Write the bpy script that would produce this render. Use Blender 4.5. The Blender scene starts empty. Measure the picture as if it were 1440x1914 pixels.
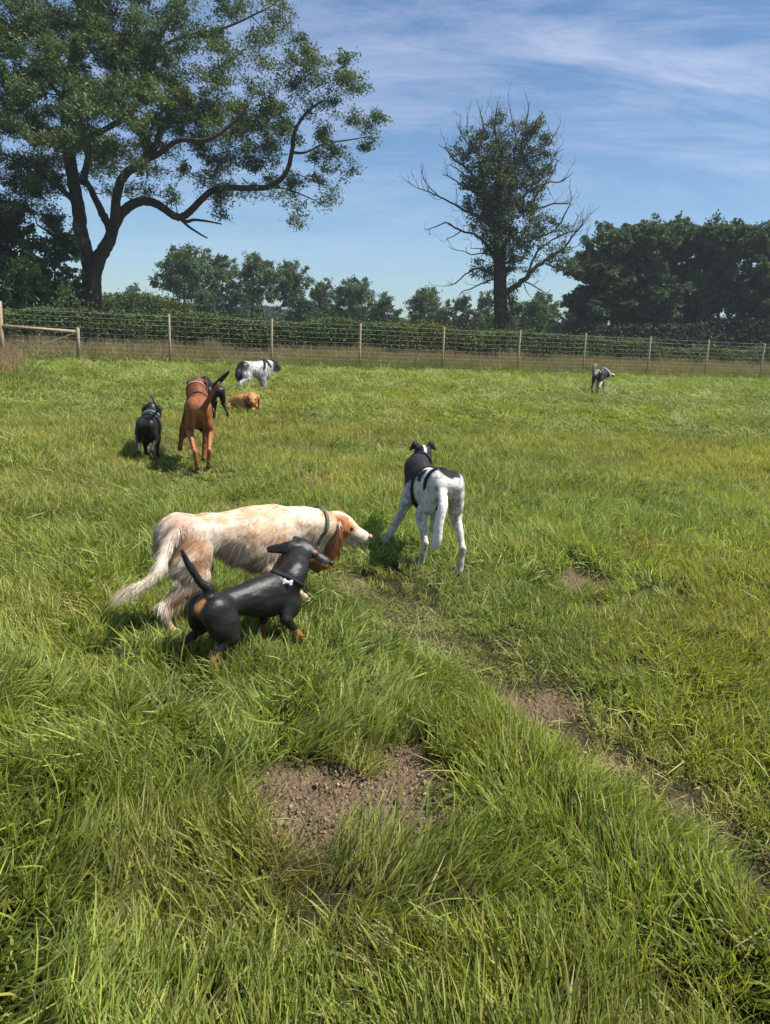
import bpy, math, random
import numpy as np
from mathutils import Vector, Matrix

SC = bpy.context.scene
COL = SC.collection
RNG = np.random.default_rng(7)
rad = math.radians

# ------------------------------------------------------------------ camera
CAM_H, PITCH, ROLL, FPX = 1.4, rad(12.9), rad(2.4), 1435.0
_f = np.array([0, math.cos(PITCH), -math.sin(PITCH)])
_r0 = np.array([1.0, 0, 0]); _u0 = np.array([0, math.sin(PITCH), math.cos(PITCH)])
_R = _r0 * math.cos(ROLL) + _u0 * math.sin(ROLL)
_U = -_r0 * math.sin(ROLL) + _u0 * math.cos(ROLL)
cam_data = bpy.data.cameras.new('camera')
cam_data.sensor_fit = 'VERTICAL'; cam_data.sensor_height = 24.0
cam_data.lens = 24.0 * FPX / 1914.0
cam_data.clip_start = 0.05; cam_data.clip_end = 5000
cam = bpy.data.objects.new('camera', cam_data); COL.objects.link(cam)
M = Matrix(((_R[0], _U[0], -_f[0], 0), (_R[1], _U[1], -_f[1], 0), (_R[2], _U[2], -_f[2], CAM_H), (0, 0, 0, 1)))
cam.matrix_world = M
SC.camera = cam

# ------------------------------------------------------------------ light
SUN_EL, SUN_AZ = rad(57), rad(-7)          # azimuth measured from +x towards +y
sdir = np.array([math.cos(SUN_EL) * math.cos(SUN_AZ), math.cos(SUN_EL) * math.sin(SUN_AZ), math.sin(SUN_EL)])
sl = bpy.data.lights.new('sun', 'SUN'); sl.energy = 5.0; sl.angle = rad(0.53); sl.color = (1.0, 0.94, 0.84)
sun = bpy.data.objects.new('sun', sl); COL.objects.link(sun)
sun.rotation_euler = Vector(sdir).to_track_quat('Z', 'Y').to_euler()
SC.view_settings.view_transform = 'Standard'; SC.view_settings.look = 'None'
SC.view_settings.exposure = 0.82; SC.view_settings.gamma = 1.0; SC.view_settings.use_curve_mapping = False
SC.cycles.max_bounces = 8; SC.cycles.transparent_max_bounces = 8; SC.cycles.diffuse_bounces = 3
SC.cycles.sample_clamp_indirect = 6

W = bpy.data.worlds.new('World'); SC.world = W; W.use_nodes = True
nt = W.node_tree; nt.nodes.clear()
def N(t, **kw):
    n = nt.nodes.new(t)
    for k, v in kw.items(): setattr(n, k, v)
    return n
def lk(a, b): nt.links.new(a, b)
out = N('ShaderNodeOutputWorld'); bg = N('ShaderNodeBackground'); lk(bg.outputs[0], out.inputs[0])
bg.inputs[1].default_value = 0.072
sky = N('ShaderNodeTexSky', sky_type='NISHITA'); sky.sun_disc = False
sky.sun_elevation = SUN_EL; sky.sun_rotation = rad(90) - SUN_AZ
sky.air_density = 1.0; sky.dust_density = 0.4; sky.ozone_density = 3.0
tc = N('ShaderNodeTexCoord')
sep = N('ShaderNodeSeparateXYZ'); lk(tc.outputs['Generated'], sep.inputs[0])
zz = N('ShaderNodeMath', operation='ADD'); lk(sep.outputs[2], zz.inputs[0]); zz.inputs[1].default_value = 0.16
dx = N('ShaderNodeMath', operation='DIVIDE'); lk(sep.outputs[0], dx.inputs[0]); lk(zz.outputs[0], dx.inputs[1])
dy = N('ShaderNodeMath', operation='DIVIDE'); lk(sep.outputs[1], dy.inputs[0]); lk(zz.outputs[0], dy.inputs[1])
cb = N('ShaderNodeCombineXYZ'); lk(dx.outputs[0], cb.inputs[0]); lk(dy.outputs[0], cb.inputs[1])
mp = N('ShaderNodeMapping'); lk(cb.outputs[0], mp.inputs[0])
mp.inputs['Rotation'].default_value = (0, 0, rad(-64)); mp.inputs['Scale'].default_value = (0.5, 1.5, 1)
mp.inputs['Location'].default_value = (0.3, 0.9, 0)
n1 = N('ShaderNodeTexNoise'); lk(mp.outputs[0], n1.inputs[0]); n1.inputs['Scale'].default_value = 1.5
n1.inputs['Detail'].default_value = 9; n1.inputs['Roughness'].default_value = 0.70; n1.inputs['Distortion'].default_value = 1.1
r1 = N('ShaderNodeMapRange'); lk(n1.outputs[0], r1.inputs[0]); r1.inputs[1].default_value = 0.40; r1.inputs[2].default_value = 0.76
mp2 = N('ShaderNodeMapping'); lk(cb.outputs[0], mp2.inputs[0]); mp2.inputs['Scale'].default_value = (0.5, 0.8, 1); mp2.inputs['Location'].default_value = (2.1, 0.2, 0)
n2 = N('ShaderNodeTexNoise'); lk(mp2.outputs[0], n2.inputs[0]); n2.inputs['Scale'].default_value = 0.9; n2.inputs['Detail'].default_value = 3
r2 = N('ShaderNodeMapRange'); lk(n2.outputs[0], r2.inputs[0]); r2.inputs[1].default_value = 0.22; r2.inputs[2].default_value = 0.60
ml = N('ShaderNodeMath', operation='MULTIPLY'); lk(r1.outputs[0], ml.inputs[0]); lk(r2.outputs[0], ml.inputs[1])
rz = N('ShaderNodeMapRange'); lk(sep.outputs[2], rz.inputs[0]); rz.inputs[1].default_value = 0.03; rz.inputs[2].default_value = 0.22
m2 = N('ShaderNodeMath', operation='MULTIPLY'); lk(ml.outputs[0], m2.inputs[0]); lk(rz.outputs[0], m2.inputs[1])
m3 = N('ShaderNodeMath', operation='MULTIPLY'); lk(m2.outputs[0], m3.inputs[0]); m3.inputs[1].default_value = 0.66
tint = N('ShaderNodeMix', data_type='RGBA', blend_type='MULTIPLY'); tint.inputs[0].default_value = 1.0
lk(sky.outputs[0], tint.inputs[6]); tint.inputs[7].default_value = (0.76, 0.90, 1.0, 1)
cl = N('ShaderNodeMix', data_type='RGBA'); lk(m3.outputs[0], cl.inputs[0]); lk(tint.outputs[2], cl.inputs[6])
cl.inputs[7].default_value = (6.0, 6.4, 8.0, 1)
lk(cl.outputs[2], bg.inputs[0])

# ------------------------------------------------------------------ picture maths (photo pixels -> places)
def ray(x, y): return FPX * _f + _R * (x - 720) + _U * (957 - y)
def ground_at(x, y, z=0.0):
    d = ray(x, y); return np.array([0, 0, CAM_H]) + d * ((z - CAM_H) / d[2])
def at(x, y, Y):
    d = ray(x, y); return np.array([0, 0, CAM_H]) + d * (Y / d[1])
def project(P):
    v = np.asarray(P, float) - np.array([0, 0, CAM_H]); z = np.maximum(v @ _f, 1e-3)
    return 720 + FPX * (v @ _R) / z, 957 - FPX * (v @ _U) / z

# ------------------------------------------------------------------ helpers
def _hash(ix, iy, iz, seed):
    h = (ix * 374761393 + iy * 668265263 + iz * 1274126177 + seed * 974634777) & 0xffffffff
    h = ((h ^ (h >> 13)) * 1274126177) & 0xffffffff
    h = (h ^ (h >> 16)) & 0xffffffff
    return h / 4294967295.0
def vnoise(P, scale=1.0, seed=0):
    P = np.asarray(P, float) / scale
    if P.shape[-1] == 2: P = np.concatenate([P, np.zeros(P.shape[:-1] + (1,))], -1)
    i = np.floor(P).astype(np.int64); f = P - i; f = f * f * (3 - 2 * f)
    o = 0
    for a in (0, 1):
        for b in (0, 1):
            for c in (0, 1):
                w = (f[..., 0] if a else 1 - f[..., 0]) * (f[..., 1] if b else 1 - f[..., 1]) * (f[..., 2] if c else 1 - f[..., 2])
                o = o + w * _hash(i[..., 0] + a, i[..., 1] + b, i[..., 2] + c, seed)
    return o
def fbm(P, scale=1.0, seed=0, oct=3):
    o = 0; w = 0
    for k in range(oct):
        o = o + vnoise(P, scale / 2 ** k, seed + 17 * k) * 0.55 ** k; w += 0.55 ** k
    return o / w
def sstep(x, a, b):
    t = np.clip((x - a) / (b - a), 0, 1); return t * t * (3 - 2 * t)
def lerp(a, b, t): return a + (b - a) * t

def mesh_obj(name, V, F, mat=None, parent=None, col=None, smooth=False, loc=None):
    """V (n,3); F: list of arrays of faces (each array has one face size)"""
    V = np.asarray(V, np.float32)
    if not isinstance(F, (list, tuple)): F = [F]
    F = [np.asarray(f, np.int32) for f in F if len(f)]
    me = bpy.data.meshes.new(name)
    me.vertices.add(len(V)); me.vertices.foreach_set('co', V.ravel())
    loops = np.concatenate([f.ravel() for f in F]); sizes = np.concatenate([np.full(len(f), f.shape[1], np.int32) for f in F])
    me.loops.add(len(loops)); me.loops.foreach_set('vertex_index', loops)
    me.polygons.add(len(sizes)); starts = np.concatenate([[0], np.cumsum(sizes)[:-1]]).astype(np.int32)
    me.polygons.foreach_set('loop_start', starts); me.polygons.foreach_set('loop_total', sizes)
    if smooth: me.polygons.foreach_set('use_smooth', np.ones(len(sizes), bool))
    if col is not None:
        col = np.asarray(col, np.float32)
        if col.ndim == 1: col = np.tile(col, (len(V), 1))
        a = me.attributes.new('col', 'FLOAT_COLOR', 'POINT')
        a.data.foreach_set('color', np.concatenate([col[:, :3], np.ones((len(V), 1), np.float32)], 1).ravel())
    me.update(calc_edges=True); me.validate()
    if mat: me.materials.append(mat)
    o = bpy.data.objects.new(name, me); COL.objects.link(o)
    if parent is not None: o.parent = parent
    if loc is not None: o.location = loc
    return o
def empty(name, loc=(0, 0, 0), rz=0.0):
    o = bpy.data.objects.new(name, None); COL.objects.link(o); o.location = Vector(loc); o.rotation_euler = (0, 0, rz)
    o.empty_display_size = 0.1
    return o
def tag(o, label=None, cat=None, group=None, kind=None):
    if label: o['label'] = label
    if cat: o['category'] = cat
    if group: o['group'] = group
    if kind: o['kind'] = kind
    return o

class MB:
    """mesh collector"""
    def __init__(s): s.V = []; s.F = {}; s.C = []; s.n = 0
    def add(s, V, F, col=None):
        V = np.asarray(V, float)
        for f in (F if isinstance(F, list) else [F]):
            f = np.asarray(f)
            if len(f): s.F.setdefault(f.shape[1], []).append(f + s.n)
        s.V.append(V); s.n += len(V)
        if col is not None:
            c = np.asarray(col, float); s.C.append(np.tile(c, (len(V), 1)) if c.ndim == 1 else c)
        return s
    def tube(s, pts, rads, sides=6, col=None, cap=True):
        P = np.asarray(pts, float); r = np.broadcast_to(np.asarray(rads, float), (len(P),))
        T = np.gradient(P, axis=0); T /= np.linalg.norm(T, axis=1, keepdims=True) + 1e-9
        ref = np.array([0, 0, 1.0]) if abs(T[:, 2]).mean() < 0.8 else np.array([0, 1.0, 0])
        A = np.cross(T, ref); A /= np.linalg.norm(A, axis=1, keepdims=True) + 1e-9; B = np.cross(T, A)
        th = np.linspace(0, 2 * math.pi, sides, endpoint=False)
        ring = P[:, None] + r[:, None, None] * (np.cos(th)[None, :, None] * A[:, None] + np.sin(th)[None, :, None] * B[:, None])
        V = ring.reshape(-1, 3); n = len(P)
        i = np.arange(n - 1)[:, None] * sides; j = np.arange(sides)[None]; k = (j + 1) % sides
        F = np.stack([i + j, i + k, i + sides + k, i + sides + j], -1).reshape(-1, 4)
        fs = [F]
        if cap:
            V = np.concatenate([V, P[:1], P[-1:]]); a = n * sides
            jj = np.arange(sides); kk = (jj + 1) % sides
            fs += [np.stack([kk, jj, np.full(sides, a)], -1), np.stack([(n - 1) * sides + jj, (n - 1) * sides + kk, np.full(sides, a + 1)], -1)]
        return s.add(V, fs, col)
    def build(s, name, mat=None, parent=None, smooth=False):
        return mesh_obj(name, np.concatenate(s.V), [np.concatenate(v) for v in s.F.values()], mat, parent,
                        np.concatenate(s.C) if s.C else None, smooth)

def smooth_path(pts, n_per=5):
    P = np.asarray(pts, float)
    if len(P) < 3: 
        t = np.linspace(0, 1, n_per + 1)[:, None]; return P[0] * (1 - t) + P[-1] * t
    Q = np.concatenate([2 * P[:1] - P[1:2], P, 2 * P[-1:] - P[-2:-1]]); outp = []
    for i in range(len(P) - 1):
        p0, p1, p2, p3 = Q[i:i + 4]
        for t in np.linspace(0, 1, n_per, endpoint=False):
            outp.append(0.5 * ((2 * p1) + (-p0 + p2) * t + (2 * p0 - 5 * p1 + 4 * p2 - p3) * t * t + (-p0 + 3 * p1 - 3 * p2 + p3) * t ** 3))
    outp.append(P[-1]); return np.array(outp)

# ------------------------------------------------------------------ materials
def new_mat(name):
    m = bpy.data.materials.new(name); m.use_nodes = True; m.node_tree.nodes.clear(); return m
def nodes(m):
    t = m.node_tree
    def N(ty, **kw):
        n = t.nodes.new(ty)
        for k, v in kw.items(): setattr(n, k, v)
        return n
    return N, t.links.new
def leaf_mat(name, transl=0.3, gloss=0.06, rough=0.45, instancer=False, tsat=(1.0, 1.0, 0.7)):
    m = new_mat(name); N, L = nodes(m)
    o = N('ShaderNodeOutputMaterial'); at_ = N('ShaderNodeAttribute', attribute_name='col')
    c = at_.outputs['Color']
    if instancer:
        t = N('ShaderNodeAttribute', attribute_name='tint', attribute_type='INSTANCER')
        mx = N('ShaderNodeMix', data_type='RGBA', blend_type='MULTIPLY'); mx.inputs[0].default_value = 1
        L(c, mx.inputs[6]); L(t.outputs['Color'], mx.inputs[7]); c = mx.outputs[2]
    d = N('ShaderNodeBsdfDiffuse'); L(c, d.inputs[0])
    tr = N('ShaderNodeBsdfTranslucent'); mt = N('ShaderNodeMix', data_type='RGBA', blend_type='MULTIPLY'); mt.inputs[0].default_value = 1
    L(c, mt.inputs[6]); mt.inputs[7].default_value = (tsat[0], tsat[1], tsat[2], 1); L(mt.outputs[2], tr.inputs[0])
    a = N('ShaderNodeMixShader'); a.inputs[0].default_value = transl; L(d.outputs[0], a.inputs[1]); L(tr.outputs[0], a.inputs[2])
    g = N('ShaderNodeBsdfGlossy'); g.inputs['Roughness'].default_value = rough; g.inputs[0].default_value = (1, 1, 1, 1)
    b = N('ShaderNodeMixShader'); b.inputs[0].default_value = gloss; L(a.outputs[0], b.inputs[1]); L(g.outputs[0], b.inputs[2])
    L(b.outputs[0], o.inputs[0]); return m
def pbr(name, color=(0.5, 0.5, 0.5), rough=0.6, spec=0.3, metal=0.0, attr=False, noise=None, bump=None, sheen=0.0, coords='Object'):
    """noise=(scale, colour2, detail)  bump=(scale, strength, distance)"""
    m = new_mat(name); N, L = nodes(m)
    o = N('ShaderNodeOutputMaterial'); p = N('ShaderNodeBsdfPrincipled'); L(p.outputs[0], o.inputs[0])
    p.inputs['Roughness'].default_value = rough; p.inputs['Specular IOR Level'].default_value = spec; p.inputs['Metallic'].default_value = metal
    if sheen: p.inputs['Sheen Weight'].default_value = sheen; p.inputs['Sheen Roughness'].default_value = 0.5
    tc = N('ShaderNodeTexCoord')
    if attr:
        a = N('ShaderNodeAttribute', attribute_name='col'); c = a.outputs['Color']
    else:
        a = N('ShaderNodeRGB'); a.outputs[0].default_value = (*color, 1); c = a.outputs[0]
    if noise:
        n = N('ShaderNodeTexNoise'); L(tc.outputs[coords], n.inputs[0]); n.inputs['Scale'].default_value = noise[0]
        n.inputs['Detail'].default_value = noise[2] if len(noise) > 2 else 5; n.inputs['Roughness'].default_value = 0.65
        r = N('ShaderNodeMapRange'); L(n.outputs[0], r.inputs[0]); r.inputs[1].default_value = 0.35; r.inputs[2].default_value = 0.65
        mx = N('ShaderNodeMix', data_type='RGBA', blend_type='MULTIPLY' if attr else 'MIX'); L(r.outputs[0], mx.inputs[0]); L(c, mx.inputs[6]); mx.inputs[7].default_value = (*noise[1], 1)
        c = mx.outputs[2]
    L(c, p.inputs['Base Color'])
    if bump:
        n = N('ShaderNodeTexNoise'); L(tc.outputs[coords], n.inputs[0]); n.inputs['Scale'].default_value = bump[0]; n.inputs['Detail'].default_value = 6
        b = N('ShaderNodeBump'); b.inputs['Strength'].default_value = bump[1]; b.inputs['Distance'].default_value = bump[2]
        L(n.outputs[0], b.inputs['Height']); L(b.outputs[0], p.inputs['Normal'])
    return m
# ------------------------------------------------------------------ haze: thin summer air
hz_m = bpy.data.materials.new('air'); hz_m.use_nodes = True; hz_m.node_tree.nodes.clear()
_a = hz_m.node_tree.nodes.new('ShaderNodeOutputMaterial'); _b = hz_m.node_tree.nodes.new('ShaderNodeVolumePrincipled')
_b.inputs['Color'].default_value = (.80, .90, 1.0, 1); _b.inputs['Density'].default_value = 0.00045; _b.inputs['Anisotropy'].default_value = 0.2
hz_m.node_tree.links.new(_b.outputs[0], _a.inputs['Volume'])
_v = np.array([(x, y, z) for x in (-330, 330) for y in (-6, 420) for z in (-1.5, 32)], float)
_q = np.array([(0, 1, 3, 2), (4, 6, 7, 5), (0, 4, 5, 1), (2, 3, 7, 6), (0, 2, 6, 4), (1, 5, 7, 3)])
tag(mesh_obj('haze', _v, _q, hz_m), kind='stuff')
# ================================================================== GROUND
FS, FO = 0.375, 33.2                                   # fence line: y = FO + FS * x
FN = math.hypot(1, FS)
def fence_dist(P): return (P[..., 1] - (FO + FS * P[..., 0])) / FN       # >0 beyond the fence
PATH = np.array([ground_at(*p)[:2] for p in [(300, 790), (350, 880), (430, 940), (540, 985), (640, 1060), (700, 1105), (780, 1170), (850, 1212), (930, 1262), (1010, 1320), (1090, 1385), (1190, 1450), (1300, 1510), (1390, 1590), (1450, 1650), (1560, 1760)]])
PW = np.array([.3, .28, .26, .24, .22, .2, .17, .16, .14, .13, .12, .11, .09, .08, .08, .08])
def path_sd(P):
    """signed distance to the worn path (left of it, seen from the camera, is positive) and local half width"""
    best = np.full(P.shape[:-1], 1e9); sgn = np.zeros_like(best); wid = np.zeros_like(best)
    for i in range(len(PATH) - 1):
        a, b = PATH[i], PATH[i + 1]; d = b - a; L2 = d @ d
        t = np.clip(((P - a) @ d) / L2, 0, 1); q = a + t[..., None] * d
        v = P - q; dist = np.hypot(v[..., 0], v[..., 1])
        s = np.sign(d[0] * v[..., 1] - d[1] * v[..., 0])
        m = dist < best; best = np.where(m, dist, best); sgn = np.where(m, s, sgn); wid = np.where(m, PW[i] + t * (PW[i + 1] - PW[i]), wid)
    return -best * sgn, wid
def _ell(P, cx, cy, rx, ry, rot=0.0):
    """soft 0..1 mask of an ellipse given in photo pixels on the ground"""
    c = ground_at(cx, cy)[:2]; ex = ground_at(cx + rx, cy)[:2]; ey = ground_at(cx, cy - ry)[:2]
    hx = np.linalg.norm(ex - c); hy = np.linalg.norm(ey - c)
    v = P - c; ax = (ex - c) / hx; ay = np.array([-ax[1], ax[0]])
    return np.sqrt(((v @ ax) / hx) ** 2 + ((v @ ay) / hy) ** 2)
def bare(P):
    n = fbm(P, 0.22, 5, 3) - 0.5
    out = np.zeros(P.shape[:-1])
    for (cx, cy, rx, ry, k) in [(592, 1500, 140, 80, 1.0), (770, 1470, 95, 85, 1.0), (690, 1535, 110, 45, 1.0), (1075, 1083, 75, 20, .95), (430, 940, 55, 12, .8), (770, 843, 45, 7, .6), (1330, 1600, 40, 22, .7),
                                (660, 1080, 45, 26, .75), (1000, 1300, 95, 34, 1.0), (1150, 1410, 60, 16, .7), (1265, 1488, 60, 14, .65), (1285, 1140, 40, 9, .5), (700, 1180, 30, 10, .4)]:
        out = np.maximum(out, k * (1 - sstep(_ell(P, cx, cy, rx, ry) + n * 1.1, 0.78, 1.12)))
    return out
def ground_z(P):
    P = np.asarray(P, float)
    b = bare(P); sd, w = path_sd(P)
    z = (fbm(P, 1.7, 1, 2) - .5) * 0.05 + (fbm(P, 0.45, 2, 2) - .5) * 0.03
    far = sstep(P[..., 1], 7, 14); z = z * (1 - .5 * far)
    z = z - 0.035 * b - 0.03 * np.exp(-(sd / (w * 1.3 + 1e-3)) ** 2) * (P[..., 1] < 9)
    z = z - .05 * np.clip(1 - _ell(P, 583, 1462, 22, 14), 0, 1) - .03 * np.clip(1 - _ell(P, 770, 1500, 60, 9), 0, 1) + b * ((fbm(P, 0.11, 3, 3) - .5) * 0.06 + np.abs(fbm(P, 0.035, 4, 2) - .5) * 0.022)
    z = z + (fbm(P, 30, 9, 2) - .5) * 0.4 * sstep(P[..., 1], 55, 120)
    return z

def axis_coords(lo, hi, flo, fhi, step, g=1.09):
    c = list(np.arange(flo, fhi, step)); s = step; x = c[-1]
    while x < hi: s *= g; x += s; c.append(x)
    s = step; x = c[0]; pre = []
    while x > lo: s *= g; x -= s; pre.append(x)
    return np.array(pre[::-1] + c)
gx = axis_coords(-1600, 1600, -2.6, 3.0, 0.03); gy = axis_coords(-60, 2200, 0.6, 6.2, 0.03)
GX, GY = np.meshgrid(gx, gy, indexing='ij'); GP = np.stack([GX, GY], -1)
GZ = ground_z(GP)
gb = bare(GP)[..., None]
soil = np.array([0.225, 0.166, 0.106]); thatch = np.array([0.05, 0.055, 0.022]); turf = np.array([0.085, 0.125, 0.028])
farm = sstep(GP[..., 1], 5, 16)[..., None]
gc = lerp(thatch, turf, farm); gc = gc * (0.75 + 0.5 * fbm(GP, 3.0, 11, 3)[..., None])
sd_, w_ = path_sd(GP); pth = np.exp(-(sd_ / (w_ + 1e-3)) ** 2)[..., None]
gc = lerp(gc, soil * 0.9, np.clip(np.maximum(gb * 1.2, pth * 0.35 * (1 - sstep(GP[..., 1], 3.4, 5.0))[..., None]), 0, 1))
nx, ny = len(gx), len(gy)
idx = np.arange(nx * ny).reshape(nx, ny)
GF = np.stack([idx[:-1, :-1], idx[1:, :-1], idx[1:, 1:], idx[:-1, 1:]], -1).reshape(-1, 4)
gm = pbr('soil_and_thatch', attr=True, rough=0.95, spec=0.1, noise=(38, (0.68, 0.65, 0.62), 8), bump=(60, 1.0, 0.05))
ground = mesh_obj('ground', np.stack([GX, GY, GZ], -1).reshape(-1, 3), GF, gm, col=gc.reshape(-1, 3), smooth=True)
tag(ground, kind='structure')

# ---- soil crumbs, pebbles and a leaf in the bare patch
def blob(n_lat=4, n_lon=5, seed=0, jit=0.38):
    r = np.random.default_rng(seed); th = np.linspace(0, math.pi, n_lat + 1)[1:-1]; ph = np.linspace(0, 2 * math.pi, n_lon, endpoint=False)
    V = [(0, 0, 1)] + [(math.sin(a) * math.cos(b), math.sin(a) * math.sin(b), math.cos(a)) for a in th for b in ph] + [(0, 0, -1)]
    V = np.array(V) * (1 + r.uniform(-jit, jit, (len(V), 1))); F3 = []; F4 = []
    for j in range(n_lon):
        k = (j + 1) % n_lon; F3.append((0, 1 + j, 1 + k)); b = 1 + (n_lat - 2) * n_lon; F3.append((len(V) - 1, b + k, b + j))
        for i in range(n_lat - 2):
            a = 1 + i * n_lon; F4.append((a + j, a + n_lon + j, a + n_lon + k, a + k))
    return V, [np.array(F3), np.array(F4)]
BL = [blob(seed=s) for s in range(8)]
cr = MB(); cnt = 0
while cnt < 1700:
    u = RNG.uniform([430, 1370], [900, 1600]) if RNG.random() < .75 else RNG.uniform([600, 1050], [1320, 1520])
    p = ground_at(*u)[:2]; bb = float(bare(p[None])[0])
    if bb < .45: continue
    cnt += 1; s = abs(RNG.normal(0, 0.0026)) + 0.0014
    if RNG.random() < .03: s *= 2.0
    V, F = BL[RNG.integers(8)]; a = RNG.uniform(0, 6.3); c, d = math.cos(a), math.sin(a)
    V = V * s * RNG.uniform(.6, 1.3, 3); V = V @ np.array([[c, -d, 0], [d, c, 0], [0, 0, 1]])
    z = float(ground_z(p[None])[0]) + s * .12
    k = RNG.random(); colr = np.array([.21, .155, .10]) * RNG.uniform(.45, 1.35) if k < .985 else np.array([.42, .38, .32]) * RNG.uniform(.6, 1.2)
    cr.add(V + [p[0], p[1], z], F, colr)
o = cr.build('soil_crumbs', pbr('soil_crumb', attr=True, rough=.95, spec=.1)); tag(o, 'brown soil crumbs and small pale stones in the bare patches', 'soil', kind='stuff')

def flat_leaf(name, px, py, s, col, label, bend=.25):
    p = ground_at(px, py)[:2]; z = float(ground_z(p[None])[0]) + .006
    t = np.linspace(-1, 1, 7); V = []; F = []
    for i, a in enumerate(t):
        w = math.sqrt(max(1 - a * a, .02)) * .75
        for q in (-1, 0, 1): V.append((a * s, q * w * s, s * bend * (abs(q) * .8 + a * a * .5) + (s * .06 if i % 2 else 0)))
    for i in range(6):
        for j in range(2): F.append((i * 3 + j, i * 3 + j + 1, i * 3 + 4 + j, i * 3 + 3 + j))
    V = np.array(V); V2 = V.copy(); V2[:, 2] -= .0012; n = len(V)
    o = mesh_obj(name, np.concatenate([V, V2]), [np.array(F), np.array(F)[:, ::-1] + n], pbr(name + '_surface', col, .7, .2, noise=(90, tuple(np.array(col) * .6))), loc=(p[0], p[1], z), smooth=True)
    o.rotation_euler = (.1, .05, .8); tag(o, label, 'leaf')
flat_leaf('fallen_leaf', 797, 1473, .0125, (.42, .36, .13), 'round pale yellow leaf lying on the bare soil patch in the foreground')
flat_leaf('fallen_leaf', 829, 1200, .011, (.40, .13, .06), 'tiny reddish brown leaf lying beside the worn path in the middle of the field')

# ================================================================== GRASS
def clump(name, n, seed, wid=(.03, .055), segs=3, spread=1.0, lean=.9, cols=None, seedhead=0.0, dry=.08, hmin=.45):
    r = np.random.default_rng(seed); V = []; C = []; F4 = []; F3 = []; k = 0
    for b in range(n):
        a = r.uniform(0, 6.283); rr = spread * math.sqrt(r.random()); bx, by = rr * math.cos(a), rr * math.sin(a)
        h = r.uniform(hmin, 1.0); la = r.uniform(0, 6.283); ln = lean * abs(r.normal(0, .55)) + .12
        dx, dy = math.cos(la) * ln + bx * .25, math.sin(la) * ln + by * .25
        w = r.uniform(*wid); wa = r.uniform(0, 3.14); wx, wy = math.cos(wa) * w, math.sin(wa) * w
        droop = r.uniform(.0, .45) if r.random() < .6 else r.uniform(.3, .75)
        sh = r.random() < seedhead; dr = r.random() < dry
        g = np.array(cols[r.integers(len(cols))]) * r.uniform(.72, 1.25)
        if dr: g = np.array([.34, .30, .14]) * r.uniform(.6, 1.2)
        if sh: h = r.uniform(.95, 1.3); droop *= .3; w *= .35; wx *= .35; wy *= .35; g = lerp(g, np.array([.26, .21, .12]), .7)
        ts = np.linspace(0, 1, segs + 1)
        for i, t in enumerate(ts):
            z = h * (t - droop * t * t * .55); x = bx + dx * (t ** 1.8); y = by + dy * (t ** 1.8)
            cc = g * (0.75 + .35 * t); cc = lerp(cc, np.array([.24, .21, .09]), .35 * max(0, t - .8) / .2 * (0.5 if not dr else 1))
            if i < segs or sh:
                ww = 1.0 - .55 * t if not sh else (1.0 if t < .99 else 1)
                V += [(x - wx * ww, y - wy * ww, z), (x + wx * ww, y + wy * ww, z)]; C += [cc, cc]
            else: V.append((x, y, z)); C.append(cc)
        m = segs if not sh else segs
        for i in range(m - (0 if sh else 1)): F4.append((k + 2 * i, k + 2 * i + 1, k + 2 * i + 3, k + 2 * i + 2))
        if not sh: F3.append((k + 2 * segs - 2, k + 2 * segs - 1, k + 2 * segs)); k += 2 * segs + 1
        else:
            k += 2 * segs + 2
            hc = np.array([.30, .235, .17]) * r.uniform(.7, 1.3); q = r.uniform(2.2, 4.5); L = r.uniform(.14, .26); ax = np.array([dx * .5, dy * .5, 1.0]); ax /= np.linalg.norm(ax)
            tip = np.array([x, y, z])
            for rot in (0, 1.57):
                ux, uy = math.cos(wa + rot) * w * .35 * q, math.sin(wa + rot) * w * .35 * q
                V += [tip, tip + ax * L * .45 + [ux, uy, 0], tip + ax * L, tip + ax * L * .45 - [ux, uy, 0]]; C += [hc] * 4
                F4.append((k, k + 1, k + 2, k + 3)); k += 4
    me_o = mesh_obj(name, np.array(V), [np.array(F4).reshape(-1, 4), np.array(F3).reshape(-1, 3)], None, col=np.array(C))
    COL.objects.unlink(me_o); return me_o

G1, G2, G3, G4 = (.256, .300, .056), (.214, .268, .050), (.318, .345, .088), (.178, .238, .068)
gmat = leaf_mat('grass_blade', .45, .02, .55, instancer=True, tsat=(1.0, 1.05, .5))
protos = []; groups = {}
def reg(key, objs):
    groups[key] = (len(protos), len(objs)); protos.extend(objs)
reg('lush', [clump('grass_tuft', 46, 100 + i, (.024, .052), 4, 1, 1.1, (G1, G2, G4, G3), dry=.05) for i in range(8)])
reg('turf', [clump('turf_tuft', 60, 200 + i, (.022, .042), 3, 1, .8, (G1, G3, G2, G3), dry=.13, hmin=.3) for i in range(7)])
reg('dry', [clump('dry_tuft', 55, 300 + i, (.016, .034), 3, 1, 1.2, (G3, (.24, .25, .09), (.30, .27, .12)), dry=.5, hmin=.2) for i in range(4)])
reg('far', [clump('mown_tuft', 46, 400 + i, (.032, .062), 2, 1, .7, ((.20, .27, .05), G1, (.17, .245, .045), G2), dry=.06, hmin=.4) for i in range(5)])
reg('tall', [clump('meadow_tuft', 34, 500 + i, (.03, .06), 3, 1, .55, (G2, G3, (.20, .19, .09)), dry=.2, seedhead=.4, hmin=.5) for i in range(5)])
reg('seed', [clump('seed_stalk', 3, 600 + i, (.02, .03), 3, .5, .8, ((.20, .20, .08),), dry=.5, seedhead=.75, hmin=.8) for i in range(4)])
reg('straw', [clump('straw_litter', 6, 700 + i, (.014, .022), 3, 1.2, 3.2, ((.42, .36, .20), (.34, .29, .15)), dry=.3, hmin=.3) for i in range(5)])
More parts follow.
